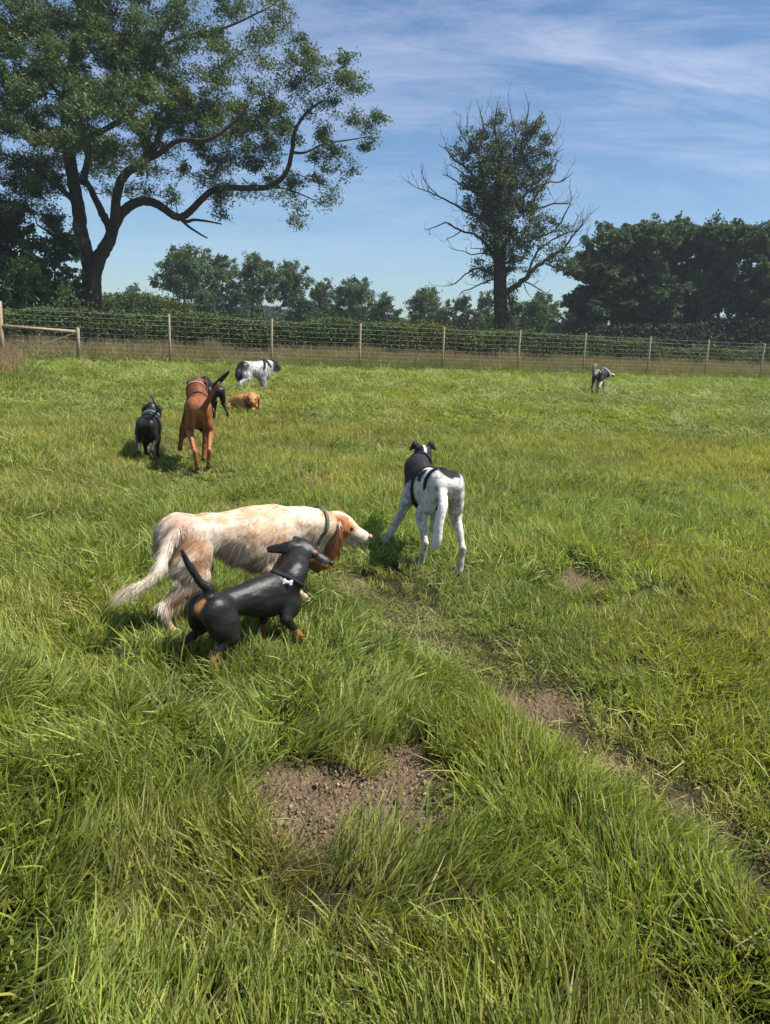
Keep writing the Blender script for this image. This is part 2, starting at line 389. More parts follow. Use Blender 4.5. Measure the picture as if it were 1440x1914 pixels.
reg('weed', [clump('clover_tuft', 26, 800 + i, (.07, .12), 2, 1.0, .9, ((.10, .19, .04), (.13, .23, .05)), dry=.0, hmin=.5) for i in range(3)])
for p in protos: p.data.materials.append(gmat)
pc = bpy.data.collections.new('grass_prototypes')
for i, p in enumerate(protos):
    p.name = 'z%03d_%s' % (i, p.name) if False else p.name
    pc.objects.link(p)
# Collection Info sorts children by name
order = sorted(range(len(protos)), key=lambda i: protos[i].name); rank = {i: r for r, i in enumerate(order)}

P_, R_, S_, I_, T_ = [], [], [], [], []
def emit(P, z, key, sx, h, tint, lean_xy):
    n = len(P)
    if not n: return
    st, ct = groups[key]; pick = RNG.integers(0, ct, n); P_.append(np.column_stack([P, z]))
    spin = RNG.uniform(0, 6.283, n)
    # tilt vector in world; spin about z first, then tilt
    ang = np.hypot(lean_xy[:, 0], lean_xy[:, 1]); az = np.arctan2(lean_xy[:, 1], lean_xy[:, 0])
    # R = Rz(az) Ry(ang) Rz(spin-az) ; convert to XYZ euler
    ca, sa = np.cos(az), np.sin(az); cb_, sb = np.cos(ang), np.sin(ang); cs, ss = np.cos(spin - az), np.sin(spin - az)
    r20 = -sb * cs; r21 = sb * ss; r22 = cb_
    r00 = ca * cb_ * cs - sa * ss; r10 = sa * cb_ * cs + ca * ss
    ey = np.arcsin(np.clip(-r20, -1, 1)); ex = np.arctan2(r21, r22); ez = np.arctan2(r10, r00)
    R_.append(np.column_stack([ex, ey, ez])); S_.append(np.column_stack([sx, sx, h])); T_.append(tint)
    I_.append(np.array([rank[st + q] for q in pick], np.int32))
def scatter(x0, x1, y0, y1, dens):
    n = int((x1 - x0) * (y1 - y0) * dens); P = RNG.uniform([x0, y0], [x1, y1], (n, 2))
    v = P; lim = 0.56 * v[:, 1] + 1.6 + 0.02 * v[:, 1]
    return P[np.abs(v[:, 0]) < lim]
def tint_of(P, h=None):
    n = len(P); a = fbm(P, 2.4, 21, 3); b = fbm(P, 0.6, 22, 2); c = fbm(P, 7.0, 23, 2)
    t = np.ones((n, 3)) * (0.62 + .42 * b + .40 * fbm(P * [.6, 1.0], 1.3, 27, 3))[:, None]
    yl = sstep(a, .45, .72)[:, None]; t = t * lerp(np.ones(3), np.array([1.17, 1.06, 1.0]), yl)
    cool = sstep(c, .5, .75)[:, None]; t = t * lerp(np.ones(3), np.array([.88, .98, 1.15]), cool * .6)
    y = P[:, 1][:, None]; t = t * lerp(np.array([1.16, 1.14, 1.05]), np.array([1.10, 1.06, 1.05]), sstep(y, 4, 11))
    return t * RNG.uniform(.88, 1.12, (n, 1))
def lean_field(P, amt):
    a = (fbm(P, 1.1, 31, 2) * 4.0 + fbm(P, .35, 32, 2) * 1.6) * 3.1416; m = amt * (.35 + 1.1 * fbm(P, .5, 33, 2))
    return np.column_stack([np.cos(a) * m + .10 * amt, np.sin(a) * m - .15 * amt]) + RNG.normal(0, .13, (len(P), 2))
# near field
for (y0, y1, dens, sx) in [(0.55, 2.6, 330, .058), (2.6, 4.2, 260, .062), (4.2, 7.0, 180, .072), (7.0, 12.0, 110, .092)]:
    P = scatter(-8.5, 8.5, y0, y1, dens)
    b = bare(P); sd, w = path_sd(P); z = ground_z(P)
    # the lush bank between the bare patch and the path
    left = sstep(sd, w * .8, w * .8 + .18); right = sstep(-sd, w * .7, w * .7 + .3)
    midw = sstep(P[:, 1], 3.6, 5.0); left = np.maximum(left, midw * .55); right = np.maximum(right, midw * .55)
    nearf = 1 - sstep(P[:, 1], 1.9, 4.6) * .8 - sstep(P[:, 1], 4.6, 10) * .2
    tuft = .55 + .9 * fbm(P, .38, 41, 2); big = .7 + .6 * fbm(P, 1.3, 42, 2)
    px, py = project(np.column_stack([P, z]))
    hl = lerp(.062, .185, nearf) * tuft * big; hr = lerp(.052, .085, nearf) * tuft * big
    rlush = 1 - sstep(_ell(P, 1400, 1330, 260, 130), .6, 1.3); hr = hr * (1 + .35 * rlush)
    h = .028 + hl * left + hr * right
    for (cx, cy, rx, ry, q) in [(430, 1215, 270, 85, .22), (290, 1160, 110, 45, .2), (820, 1065, 130, 50, .35), (325, 872, 110, 32, .5), (600, 1110, 90, 35, .3)]:
        h = h * (1 - q * (1 - sstep(_ell(P, cx, cy, rx, ry), .6, 1.2)))
    keep = RNG.random(len(P)) > np.clip(b * 1.25, 0, .985)
    onp = np.exp(-(sd / (w * .75 + 1e-3)) ** 2) * (.25 + .75 * sstep(fbm(P, .5, 77, 2), .35, .6)) * (1 - sstep(P[:, 1], 3.2, 4.6))
    keep &= RNG.random(len(P)) > onp * .38
    edge = np.clip(sstep(b, .02, .4), 0, 1); h = h * (1 - .45 * edge)
    tn = tint_of(P)
    dryz = np.clip((1 - sstep(_ell(P, 1310, 1170, 240, 90), .4, 1.25)) * .3 + (1 - sstep(_ell(P, 960, 1000, 120, 30), .5, 1.2)) * .5
                   + (1 - sstep(_ell(P, 180, 900, 150, 60), .4, 1.2)) * .4 + onp * .95 + edge * .25 + sstep(fbm(P, .9, 44, 3), .58, .75) * .7, 0, 1)
    tn = tn * lerp(np.ones(3), np.array([1.14, 1.03, 1.1]), (dryz * .7)[:, None])
    isdry = keep & (RNG.random(len(P)) < dryz * .5)
    lush = keep & ~isdry & (h > .072 + .06 * sstep(P[:, 1], 4, 8)); turfm = keep & ~isdry & ~lush
    lf = lean_field(P, .75); lft = lean_field(P, .5)
    # blades lean out over the edges of the path and the bare patch
    for key, m, hs, LF in (('lush', lush, 1.0, lf), ('turf', turfm, 1.1, lft), ('dry', isdry, .9, lf)):
        hh = h[m] * hs * RNG.uniform(.75, 1.25, m.sum()); ss_ = sx * RNG.uniform(.8, 1.3, m.sum()) * (1.15 if key == 'lush' else 1)
        emit(P[m], z[m] - .006, key, ss_, hh, tn[m], LF[m])
    wd_ = keep & (RNG.random(len(P)) < .05 * sstep(fbm(P, .7, 91, 2), .5, .65)); emit(P[wd_], z[wd_] - .004, 'weed', np.full(wd_.sum(), .055) * RNG.uniform(.7, 1.2, wd_.sum()), h[wd_] * .6 + .015, tn[wd_], lft[wd_])
    if y0 < 5:
        st_ = RNG.random(len(P)) < np.clip(.012 + .10 * onp + .12 * edge * (b < .9) + .02 * b, 0, .2)
        emit(P[st_], z[st_] + .002, 'straw', np.full(st_.sum(), .05) * RNG.uniform(.7, 1.4, st_.sum()), .035 * RNG.uniform(.5, 1.6, st_.sum()) + h[st_] * .55 * (b[st_] < .05), np.ones((st_.sum(), 3)), lean_field(P[st_], .3))
        m = keep & (RNG.random(len(P)) < .022) & (left > .4)
        emit(P[m], z[m], 'seed', np.full(m.sum(), .05), h[m] * RNG.uniform(1.1, 1.9, m.sum()), np.ones((m.sum(), 3)), lean_field(P[m], .5))
sp_ = np.array([ground_at(*q)[:2] for q in [(548, 1600), (585, 1590), (610, 1575), (655, 1600), (690, 1580), (520, 1560), (497, 1530), (480, 1500), (800, 1530), (835, 1560), (860, 1500), (770, 1400), (720, 1590), (620, 1440), (575, 1420)]])
emit(sp_, ground_z(sp_), 'seed', np.full(len(sp_), .055), RNG.uniform(.14, .30, len(sp_)), np.ones((len(sp_), 3)), RNG.normal(0, .45, (len(sp_), 2)))
ngr_near = sum(len(p) for p in P_)
# mown field out to the fence
for (y0, y1, dens, sx) in [(12, 20, 34, .16), (20, 44, 15, .24)]:
    P = scatter(-27, 27, y0, y1, dens); P = P[fence_dist(P) < -.2]
    fd = fence_dist(P); z = ground_z(P)
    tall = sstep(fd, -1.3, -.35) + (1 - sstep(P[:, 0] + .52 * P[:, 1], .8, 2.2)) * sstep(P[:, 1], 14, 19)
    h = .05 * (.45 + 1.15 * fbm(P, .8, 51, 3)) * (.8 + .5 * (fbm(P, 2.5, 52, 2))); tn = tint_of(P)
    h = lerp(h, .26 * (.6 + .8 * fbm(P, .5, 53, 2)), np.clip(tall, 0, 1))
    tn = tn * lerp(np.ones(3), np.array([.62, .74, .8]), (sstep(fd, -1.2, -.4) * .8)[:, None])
    strk = sstep(fbm(P * [0.35, 1.0], 1.1, 55, 2), .55, .72)[:, None]; tn = tn * lerp(np.ones(3), np.array([1.12, 1.06, 1.1]), strk)
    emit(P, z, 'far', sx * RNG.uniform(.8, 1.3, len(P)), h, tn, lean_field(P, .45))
def gn_instances(name, P, R, S, I, T):
    me = bpy.data.meshes.new(name); n = len(P)
    me.vertices.add(n); me.vertices.foreach_set('co', P.astype(np.float32).ravel())
    for nm, arr in (('rot', R), ('scl', S)):
        a = me.attributes.new(nm, 'FLOAT_VECTOR', 'POINT'); a.data.foreach_set('vector', arr.astype(np.float32).ravel())
    a = me.attributes.new('pick', 'INT', 'POINT'); a.data.foreach_set('value', I.astype(np.int32))
    a = me.attributes.new('tint', 'FLOAT_COLOR', 'POINT'); a.data.foreach_set('color', np.column_stack([T, np.ones(n)]).astype(np.float32).ravel())
    me.materials.append(gmat)
    o = bpy.data.objects.new(name, me); COL.objects.link(o)
    ng = bpy.data.node_groups.get('scatter_tufts')
    if ng is None:
        ng = bpy.data.node_groups.new('scatter_tufts', 'GeometryNodeTree')
        ng.interface.new_socket('Geometry', in_out='INPUT', socket_type='NodeSocketGeometry'); ng.interface.new_socket('Geometry', in_out='OUTPUT', socket_type='NodeSocketGeometry')
        A = ng.nodes.new; gi = A('NodeGroupInput'); go = A('NodeGroupOutput'); ip = A('GeometryNodeInstanceOnPoints'); ci = A('GeometryNodeCollectionInfo')
        ci.inputs['Collection'].default_value = pc; ci.inputs['Separate Children'].default_value = True; ci.inputs['Reset Children'].default_value = True
        def attr(nm, ty):
            q = A('GeometryNodeInputNamedAttribute'); q.data_type = ty; q.inputs['Name'].default_value = nm; return q.outputs['Attribute']
        L = ng.links.new; L(gi.outputs[0], ip.inputs['Points']); L(ci.outputs[0], ip.inputs['Instance']); ip.inputs['Pick Instance'].default_value = True
        L(attr('pick', 'INT'), ip.inputs['Instance Index'])
        e = A('FunctionNodeEulerToRotation'); L(attr('rot', 'FLOAT_VECTOR'), e.inputs[0]); L(e.outputs[0], ip.inputs['Rotation'])
        L(attr('scl', 'FLOAT_VECTOR'), ip.inputs['Scale']); L(ip.outputs[0], go.inputs[0])
    md = o.modifiers.new('tufts', 'NODES'); md.node_group = ng
    return o
def flush(name):
    o = gn_instances(name, *[np.concatenate(a) for a in (P_, R_, S_, I_, T_)])
    for a in (P_, R_, S_, I_, T_): a.clear()
    return o
tag(flush('grass'), 'green grass of the field, long in front and mown short behind', 'grass', kind='stuff')
# long unmown strip beyond the fence
for (dens, lo, hi) in [(17, -.3, 1.2), (12, 1.2, 7.5)]:
    P = scatter(-30, 34, 20, 56, dens); fd = fence_dist(P); P = P[(fd > lo) & (fd < hi)]; fd = fence_dist(P); z = ground_z(P)
    h = lerp(.30, .54, sstep(fd, -.2, 1.6)) * (.2 + 1.55 * fbm(P, .9, 61, 3)); tn = tint_of(P)
    pk = (sstep(fd, .0, .9) * np.clip(.1 + 1.5 * (fbm(P, 1.6, 63, 3) - .15), 0, 1))[:, None]; tn = lerp(tn * np.array([.75, .85, .8]), np.array([1.25, 1.15, 1.12]) * RNG.uniform(.75, 1.2, (len(P), 1)), pk)
    emit(P, z, 'tall', .26 * RNG.uniform(.8, 1.3, len(P)), h, tn, lean_field(P, .25))
P = scatter(-17.5, -9.3, 17.5, 29, 16); P = P[P[:, 0] < -.53 * P[:, 1] + .9 + 1.2 * (fbm(P, 1.5, 66, 2) - .5)]; z = ground_z(P)
emit(P, z, 'tall', .24 * RNG.uniform(.8, 1.3, len(P)), .42 * RNG.uniform(.6, 1.2, len(P)), np.array([1.3, 1.05, 1.2]) * RNG.uniform(.75, 1.2, (len(P), 1)), lean_field(P, .25))
tag(flush('meadow_grass'), 'unmown brownish grass with seed heads between the wire fence and the hedge', 'meadow grass', kind='stuff')
# ================================================================== FENCE
wood = pbr('weathered_post_wood', (.42, .33, .22), .85, .2, noise=(14, (.26, .20, .14), 6), bump=(40, .5, .01))
wood2 = pbr('pale_rail_wood', (.42, .32, .20), .8, .2, noise=(10, (.26, .19, .12), 6), bump=(30, .5, .01))
wire = pbr('galvanised_wire', (.40, .41, .40), .6, .4, metal=.2)
fence = empty('wire_fence', (-8.65, FO + FS * -8.65, 0))
tag(fence, 'tall wire mesh fence on thin round wooden posts across the far edge of the field', 'fence')
def fpart(mb, name, mat, parent=fence, smooth=True):
    o = mb.build(name, mat, parent, smooth); o.matrix_parent_inverse = Matrix.Translation(-Vector(fence.location)); return o
def fence_x(px, py):
    """where the picture column px crosses the fence line"""
    d = ray(px, py); t = FO / (d[1] - FS * d[0]); return d[0] * t
posts = [(318, 640), (508, 640), (673, 645), (829, 650), (970, 655), (1093, 663), (1213, 670), (1321, 675), (1424, 680)]
PX = [fence_x(*p) for p in posts]
PX += [PX[-1] + 3.6 * k for k in (1, 2, 3)]
for i, x in enumerate(PX):
    y = FO + FS * x; r = RNG.uniform(.046, .052); lx, ly = RNG.normal(0, .02, 2); g = float(ground_z(np.array([[x, y]]))[0])
    m = MB(); hgt = 1.86 + RNG.uniform(-.04, .05)
    m.tube([(x, y, g - .1), (x + lx * .5, y + ly * .5, hgt * .5), (x + lx, y + ly, hgt - .015), (x + lx, y + ly, hgt)], [r, r * .97, r * .95, r * .8], 10)
    fpart(m, 'post', wood)
# strainer assembly on the left: thick corner post, short post and a brace rail
xa, xb = fence_x(2, 620), fence_x(147, 650)
pa = np.array([xa, FO + FS * xa, 0]); pb = np.array([xb, FO + FS * xb, 0])
fpart(MB().tube([pa - [0, 0, .1], pa + [.0, 0, 1.0], pa + [.01, 0, 2.03], pa + [.01, 0, 2.05]], [.095, .09, .085, .07], 12), 'corner_post', wood)
fpart(MB().tube([pb - [0, 0, .1], pb + [0, 0, 1.22], pb + [0, 0, 1.24]], [.075, .07, .06], 12), 'brace_post', wood)
fpart(MB().tube([pa + [.09, -.02, 1.19], pb + [-.066, -.02, 1.1]], [.055, .052], 10), 'brace_rail', wood2)
ra = pa + np.array([-3.4, -1.6, 0])
fpart(MB().tube([ra + [0, 0, 1.14], pa + [-.09, -.03, 1.17]], [.055, .055], 10), 'brace_rail', wood2)
fpart(MB().tube([ra - [0, 0, .1], ra + [0, 0, 1.25]], [.07, .065], 10), 'brace_post', wood)
fpart(MB().tube([pa + [.05, -.1, .1], pb + [-.05, -.08, 1.05]], .003, 5), 'brace_wire', wire)
xs0, xs1 = xa, PX[-1]
hts = [.08, .24, .40, .56, .72, .89, 1.07, 1.25, 1.44, 1.62, 1.79]
stations = np.array([xs0] + [xb] + PX)
for k, hz in enumerate(hts):
    m = MB(); pts = []
    for j in range(len(stations) - 1):
        for t in np.linspace(0, 1, 6, endpoint=False):
            x = stations[j] + t * (stations[j + 1] - stations[j]); pts.append((x, FO + FS * x - .045, hz - .02 * math.sin(t * 3.1416) * (1 if k < 9 else .5)))
    pts.append((stations[-1], FO + FS * stations[-1] - .045, hz)); m.tube(pts, .0021 if k < 9 else .0028, 4)
    fpart(m, 'line_wire', wire)
m = MB(); x = xs0
while x < xs1:
    m.tube([(x, FO + FS * x - .047, .06), (x, FO + FS * x - .047, 1.44)], .0009, 3, cap=False); x += .28
fpart(m, 'vertical_wires', wire)['kind'] = 'stuff'

# ================================================================== LEAVES
def leaf_quads(C, size, col, asp=.45, up=.35, seed=0, flat=None):
    """C (n,3) centres -> V,F,colours of rhombic leaves"""
    r = np.random.default_rng(seed); n = len(C)
    nrm = r.normal(size=(n, 3)); nrm[:, 2] = np.abs(nrm[:, 2]) + up; nrm /= np.linalg.norm(nrm, axis=1, keepdims=True)
    t = r.normal(size=(n, 3)); t -= (t * nrm).sum(1, keepdims=True) * nrm; t /= np.linalg.norm(t, axis=1, keepdims=True) + 1e-9
    b = np.cross(nrm, t); s = (np.asarray(size) * r.uniform(.65, 1.35, n))[:, None]
    if asp < .5:
        V = np.stack([C - t * s * .5, C + b * s * asp * .7, C + t * s * .55 - b * s * asp * .2], 1).reshape(-1, 3)
        return V, np.arange(3 * n).reshape(n, 3), np.repeat(col, 3, 0)
    V = np.stack([C - t * s * .5, C + b * s * asp * .5 + nrm * s * .06, C + t * s * .5, C - b * s * asp * .5 + nrm * s * .06], 1).reshape(-1, 3)
    F = np.arange(4 * n).reshape(n, 4); return V, F, np.repeat(col, 4, 0)

class Tree:
    def __init__(s, seed, origin):
        s.r = np.random.default_rng(seed); s.o = np.asarray(origin, float); s.wood = MB(); s.limbs = MB(); s.P = []; s.R = []; s.LC = []; s.LS = []; s.LK = []
    def limb(s, pts, radii, sides=8, npp=4, nodes=True, wood=True, rough=.0, to=None):
        P = smooth_path(pts, npp); t = np.linspace(0, 1, len(P)); r = np.interp(t, np.linspace(0, 1, len(radii)), radii)
        if rough: P[1:-1] += s.r.normal(0, rough, (len(P) - 2, 3)) * r[1:-1, None]
        (to or s.limbs).tube(P - s.o, r, sides, cap=True)
        if nodes: s.P += list(P); s.R += list(r)
        return P
    def twigs(s, P, n, L, r0, depth=1, up=.5):
        """fine bare forks along the end of a branch"""
        for _ in range(n):
            i = s.r.integers(int(len(P) * .35), len(P)); p = P[i]; d = P[min(i + 1, len(P) - 1)] - P[max(i - 1, 0)]; d = d / (np.linalg.norm(d) + 1e-9)
            v = d + s.r.normal(0, .55, 3) + [0, 0, up]; v /= np.linalg.norm(v); l = L * s.r.uniform(.5, 1.2)
            q = [p, p + v * l * .5 + s.r.normal(0, .08, 3) * l, p + v * l + s.r.normal(0, .12, 3) * l + [0, 0, .1 * l]]
            Q = s.limb(q, [r0, r0 * .75, r0 * .35], 4, 3, nodes=False)
            if depth > 0: s.twigs(Q, 2, L * .5, r0 * .6, depth - 1, up)
    def grow(s, targets, r_tip=.018, rmax=.12, wig=.12, down=1.6, twig_n=5, twig_l=.7):
        T = np.asarray(targets); P = np.array(s.P); Rr = np.array(s.R)
        d = np.linalg.norm(T[:, None] - P[None], axis=2).min(1); order = np.argsort(d)
        for i in order:
            P = np.array(s.P); v = T[i] - P; dist = np.linalg.norm(v, axis=1)
            cost = dist + np.maximum(P[:, 2] - T[i, 2], 0) * down + (np.array(s.R) > .45) * .5
            j = int(np.argmin(cost)); L = dist[j]
            if L < .25: continue
            r0 = min(s.R[j] * .7, rmax, .02 + .016 * L); r0 = max(r0, r_tip)
            mid = P[j] + v[j] * .5 + s.r.normal(0, wig, 3) * L + [0, 0, -.06 * L]
            Q = s.limb([P[j], mid, T[i]], [r0, (r0 + r_tip) * .5, r_tip], 5, max(2, min(5, int(L / .8))), nodes=True, rough=.4)
            for _ in range(twig_n):
                w = s.r.normal(0, 1, 3) + [0, 0, .2]; w /= np.linalg.norm(w); l = twig_l * s.r.uniform(.5, 1.3)
                s.limb([T[i], T[i] + w * l * .55 + s.r.normal(0, .07, 3), T[i] + w * l], [r_tip * .8, r_tip * .55, r_tip * .3], 4, 2, nodes=False)
    def leaves(s, C, R, per, size, col, colvar=.22, sig=.28, ntw=8, flat=.75):
        C = np.asarray(C); n = len(C); R = np.broadcast_to(R, (n,)); per = np.broadcast_to(per, (n,))
        for i in range(n):
            ends = s.r.normal(0, 1, (ntw, 3)); ends /= np.linalg.norm(ends, axis=1, keepdims=True); ends *= (R[i] * s.r.uniform(.25, 1.0, (ntw, 1))); ends[:, 2] *= flat
            k = s.r.integers(0, ntw, int(per[i])); q = C[i] + ends[k] * s.r.uniform(.6, 1.08, (int(per[i]), 1)) + s.r.normal(0, sig * R[i], (int(per[i]), 3)) * [1, 1, .7]
            c = np.asarray(col) * s.r.uniform(1 - colvar, 1 + colvar) * np.array([s.r.uniform(.88, 1.15), 1, s.r.uniform(.85, 1.15)])
            tw = s.r.uniform(.75, 1.25, ntw)[k]
            s.LC.append(q); s.LS.append(np.full(len(q), size)); s.LK.append(c[None] * (tw * s.r.uniform(.8, 1.2, len(q)))[:, None])
    def leaf_mesh(s, name, mat, parent, asp=.42, seed=0, up=.35):
        C = np.concatenate(s.LC) - s.o; V, F, K = leaf_quads(C, np.concatenate(s.LS), np.concatenate(s.LK), asp, up, seed)
        return mesh_obj(name, V, F, mat, parent, col=K)

bark = pbr('grey_brown_bark', (.085, .068, .052), .95, .1, noise=(3.5, (.045, .038, .03), 8), bump=(9, 1.0, .08))
bark_far = pbr('distant_bark', (.07, .06, .048), .95, .1)
lm_ash = leaf_mat('ash_leaf', .40, .025, .6); lm_ivy = leaf_mat('ivy_leaf', .2, .015, .7); lm_far = leaf_mat('distant_leaf', .3, .012, .7); lm_hedge = leaf_mat('hedge_leaf', .28, .01, .7)

# ---- the big ash
DA = 45.0
def A3(pts, D=DA, dy=None):
    o = []
    for i, p in enumerate(pts): o.append(at(p[0], p[1], D + (p[2] if len(p) > 2 else 0)))
    return np.array(o)
base = at(172, 640, DA); base[2] = -0.1
ash = empty('ash_tree', base)
tag(ash, 'huge spreading ash tree with forked dark trunk and long low limb reaching right', 'tree')
T = Tree(11, base)
pxm = DA / 1435.0 * 1.03
tr = [base, at(173, 600, DA), at(172, 560, DA), at(172, 520, DA), at(174, 495, DA)]
T.limb(tr, [22 * pxm, 18 * pxm, 16.5 * pxm, 16 * pxm, 17 * pxm], 16, 5, to=T.wood, rough=.02)
def L(pts, r, sides=9, rough=.06): return T.limb(A3(pts), [q * pxm for q in r], sides, 5, rough=rough)
L([(168, 500), (160, 470), (150, 430), (147, 390, -.5), (138, 345, -1), (130, 290, -1), (126, 240, -.5), (123, 190, 0), (132, 130, .5), (147, 60, 1), (155, -20, 1.5), (160, -110, 2)], [13, 12.5, 12, 11, 10.5, 10, 9.5, 8, 7, 6, 4.5, 2])
L([(178, 503), (192, 472), (204, 450), (212, 425), (228, 398), (250, 381), (275, 376), (300, 385), (320, 400), (337, 408)], [12.5, 12, 11, 9, 8.5, 8, 7.5, 7, 6.5, 6.5])
L([(337, 408), (355, 396), (378, 372), (400, 356), (430, 351), (470, 352), (500, 350), (522, 338), (538, 318), (546, 285), (552, 245), (572, 212), (600, 190)], [6.5, 6, 5.6, 5.4, 5, 5, 4.8, 4.5, 4.2, 3.6, 3, 2.4, 1.6])
L([(337, 408), (350, 414), (362, 411), (385, 413), (415, 419)], [3.5, 3.2, 2.6, 2, 1.2], 6)
L([(338, 409), (352, 423), (370, 435), (388, 445)], [3, 2.4, 1.9, 1.3], 6)
L([(206, 448), (205, 425, 1), (192, 400, 2), (180, 375, 2.5), (168, 350, 3), (155, 330, 3)], [8, 7.5, 7, 6, 5.5, 4])
L([(209, 440), (216, 400, -1), (219, 360, -1.5), (235, 325, -2), (268, 303, -2), (292, 270, -2), (305, 235, -2), (330, 190, -2), (340, 150, -1.5)], [8.5, 8, 7.5, 7, 6.5, 6, 5, 4, 2])
L([(268, 303, -2), (300, 285, -3), (335, 262, -3.5), (385, 262, -4), (430, 235, -4), (470, 190, -4)], [5, 4.6, 4, 3.4, 2.6, 1.5])
L([(155, 340), (165, 300, 2), (165, 262, 3), (200, 240, 4), (240, 215, 4), (272, 160, 4), (290, 110, 4), (298, 75, 3.5), (315, 40, 3), (345, 5, 2.5), (352, -40, 2)], [6.5, 6, 5.5, 5, 5, 4.6, 4.6, 4, 4, 3, 2])
L([(292, 95, 4), (325, 76, 4), (370, 62, 4), (420, 52, 4), (470, 30, 4), (510, 10, 4)], [4, 3.2, 2.6, 2.1, 1.6, 1])
L([(128, 250, -.5), (100, 245, -1), (60, 238, -2), (20, 242, -3), (-40, 225, -3)], [5, 4.2, 3.4, 2.6, 1.5])
L([(145, 380), (110, 350, -2), (70, 320, -3), (30, 300, -3)], [5, 4, 3, 1.5])
L([(150, 480), (130, 470, -1), (100, 440, -2), (70, 420, -2.5)], [4.5, 3.6, 2.6, 1.5], 7)
L([(546, 285), (570, 285, .5), (610, 268, 1), (650, 262, 1), (690, 255, 1)], [2.6, 2.2, 1.7, 1.2, .7], 6)
L([(500, 350), (530, 352, -1), (560, 362, -1), (590, 375, -1)], [2.4, 1.8, 1.3, .8], 6)
L([(147, 60, 1), (100, 20, 0), (60, -40, -1), (20, -100, -1)], [4, 3, 2, 1.2], 7)
L([(123, 190, 0), (80, 140, 2), (40, 90, 3), (0, 60, 3)], [4, 3, 2, 1.2], 7)
# crown: lobes given by their picture centre, radius and depth offset
lobes = [(150, 60, 150, 0, 1), (60, 120, 130, 2, 1), (40, 230, 110, -2, 1), (230, 150, 110, 0, 1.1), (330, 190, 100, 0, 1.1), (400, 240, 95, -1, 1.15), (250, 245, 85, -3, 1), (300, 300, 60, 1, .8), (410, 130, 75, 1, .9),
         (400, 320, 55, 2, .75), (330, 345, 45, -2, .35), (445, 35, 80, 3, .75), (515, 20, 32, 3, .5), (480, 250, 60, 0, 1), (470, 315, 45, 1, .8), (130, -90, 190, 0, .8), (330, -110, 150, 0, .6), (380, 40, 60, 3, .6), (250, 40, 75, 2, .8),
         (600, 145, 62, 0, .95), (560, 110, 40, 0, .7), (655, 150, 42, 0, .7), (640, 225, 62, 0, .85), (560, 230, 60, 0, .85), (700, 255, 36, 0, .5), (560, 300, 65, 0, .8), (620, 305, 45, 0, .55), (545, 370, 42, -1, .38), (600, 375, 32, -1, .35), (500, 130, 35, 1, .35), (510, 190, 45, 1, .6),
         (520, 250, 60, 1, .8), (590, 330, 45, 0, .7), (440, 200, 65, -2, .8), (350, 120, 80, -2, .7), (480, 90, 42, 2, .5), (90, 330, 75, 2, .9), (30, 340, 90, -2, 1), (200, 330, 45, 3, .5), (60, 400, 70, -1, .9), (150, 300, 50, 4, .6), (-60, 200, 130, 0, .8), (-60, 60, 120, 0, .8), (410, 385, 22, 0, .5), (230, 205, 70, -6, .8), (150, 190, 90, -6, .8), (80, 180, 90, 6, .7)]
cl = []; cr_ = []; dn = []
for (cx, cy, rr, dd, dens) in lobes:
    R = rr * pxm; n = max(4, int(dens * 1.9 * (R / 1.0) ** 2.2))
    c = at(cx, cy, DA + dd); k = 0
    while k < n:
        v = T.r.uniform(-1, 1, 3); l = np.linalg.norm(v)
        if l > 1: continue
        v *= [1, .85, 1]
        cl.append(c + v * R); cr_.append(T.r.uniform(.7, 1.15)); dn.append(dens); k += 1
cl = np.array(cl); cr_ = np.array(cr_)
# keep clusters apart
keep = []; 
for i in T.r.permutation(len(cl)):
    if all(np.linalg.norm(cl[i] - cl[j]) > .74 for j in keep): keep.append(i)
cl = cl[keep]; cr_ = cr_[keep]; dn = np.array(dn)[keep]
print('ash clusters', len(cl))
T.grow(cl, .014, .13, .13, 1.2, 3, .8)
outx, outy = project(cl)
per = np.where((outx < -60) | (outy < -60), 130, 560) * np.clip(dn, .45, 1.0)
T.leaves(cl, cr_, per.astype(int), .175, (.074, .120, .034), .28, .20, 9)
T.wood.build('trunk', bark, ash, True); T.limbs.build('limbs', bark, ash, True)
T.leaf_mesh('crown', lm_ash, ash, .46, 1)

# ---- the ivy clad, half dead tree
DB = 55.0; pxb = DB / 1435.0
b0 = at(938, 640, DB); b0[2] = -.1
T = Tree(22, b0)
t2 = empty('ivy_clad_tree', b0); tag(t2, 'half dead tree clad in ivy with bare branches sticking out, right of centre', 'tree')
def B3(pts): return np.array([at(p[0], p[1], DB + (p[2] if len(p) > 2 else T.r.normal(0, .35))) for p in pts])
def Lb(pts, r, sides=6, tw=0, tl=1.1): 
    P = T.limb(B3(pts), [q * pxb * (.72 if q < 5 else .85) for q in r], sides, 4, rough=.35)
    if tw: T.twigs(P, int(tw * 1.5), tl, .016, 1)
    return P
T.limb([b0, at(938, 610, DB), at(936, 560, DB), at(934, 500, DB), at(932, 440, DB), at(930, 400, DB)], [15.5 * pxb, 13 * pxb, 12 * pxb, 11 * pxb, 9.5 * pxb, 8.5 * pxb], 14, 4, to=T.wood, rough=.03)
Lb([(930, 402, 0), (934, 350, 0), (936, 300, 0), (930, 262, 0), (925, 235, 0), (928, 200, 0)], [10, 8, 6, 4, 2.5, 1], 10, 6)
Lb([(932, 420, 0), (950, 370, 1), (965, 320, 1), (975, 270, 1.5), (985, 225, 1.5), (990, 190, 1.5)], [7, 6, 5, 3.5, 2, .9], 8, 6)
Lb([(930, 410, 0), (912, 365, -1), (900, 320, -1), (897, 275, -1), (905, 240, -1), (897, 204, -1)], [7, 6, 4.5, 3.2, 2, .8], 8, 6)
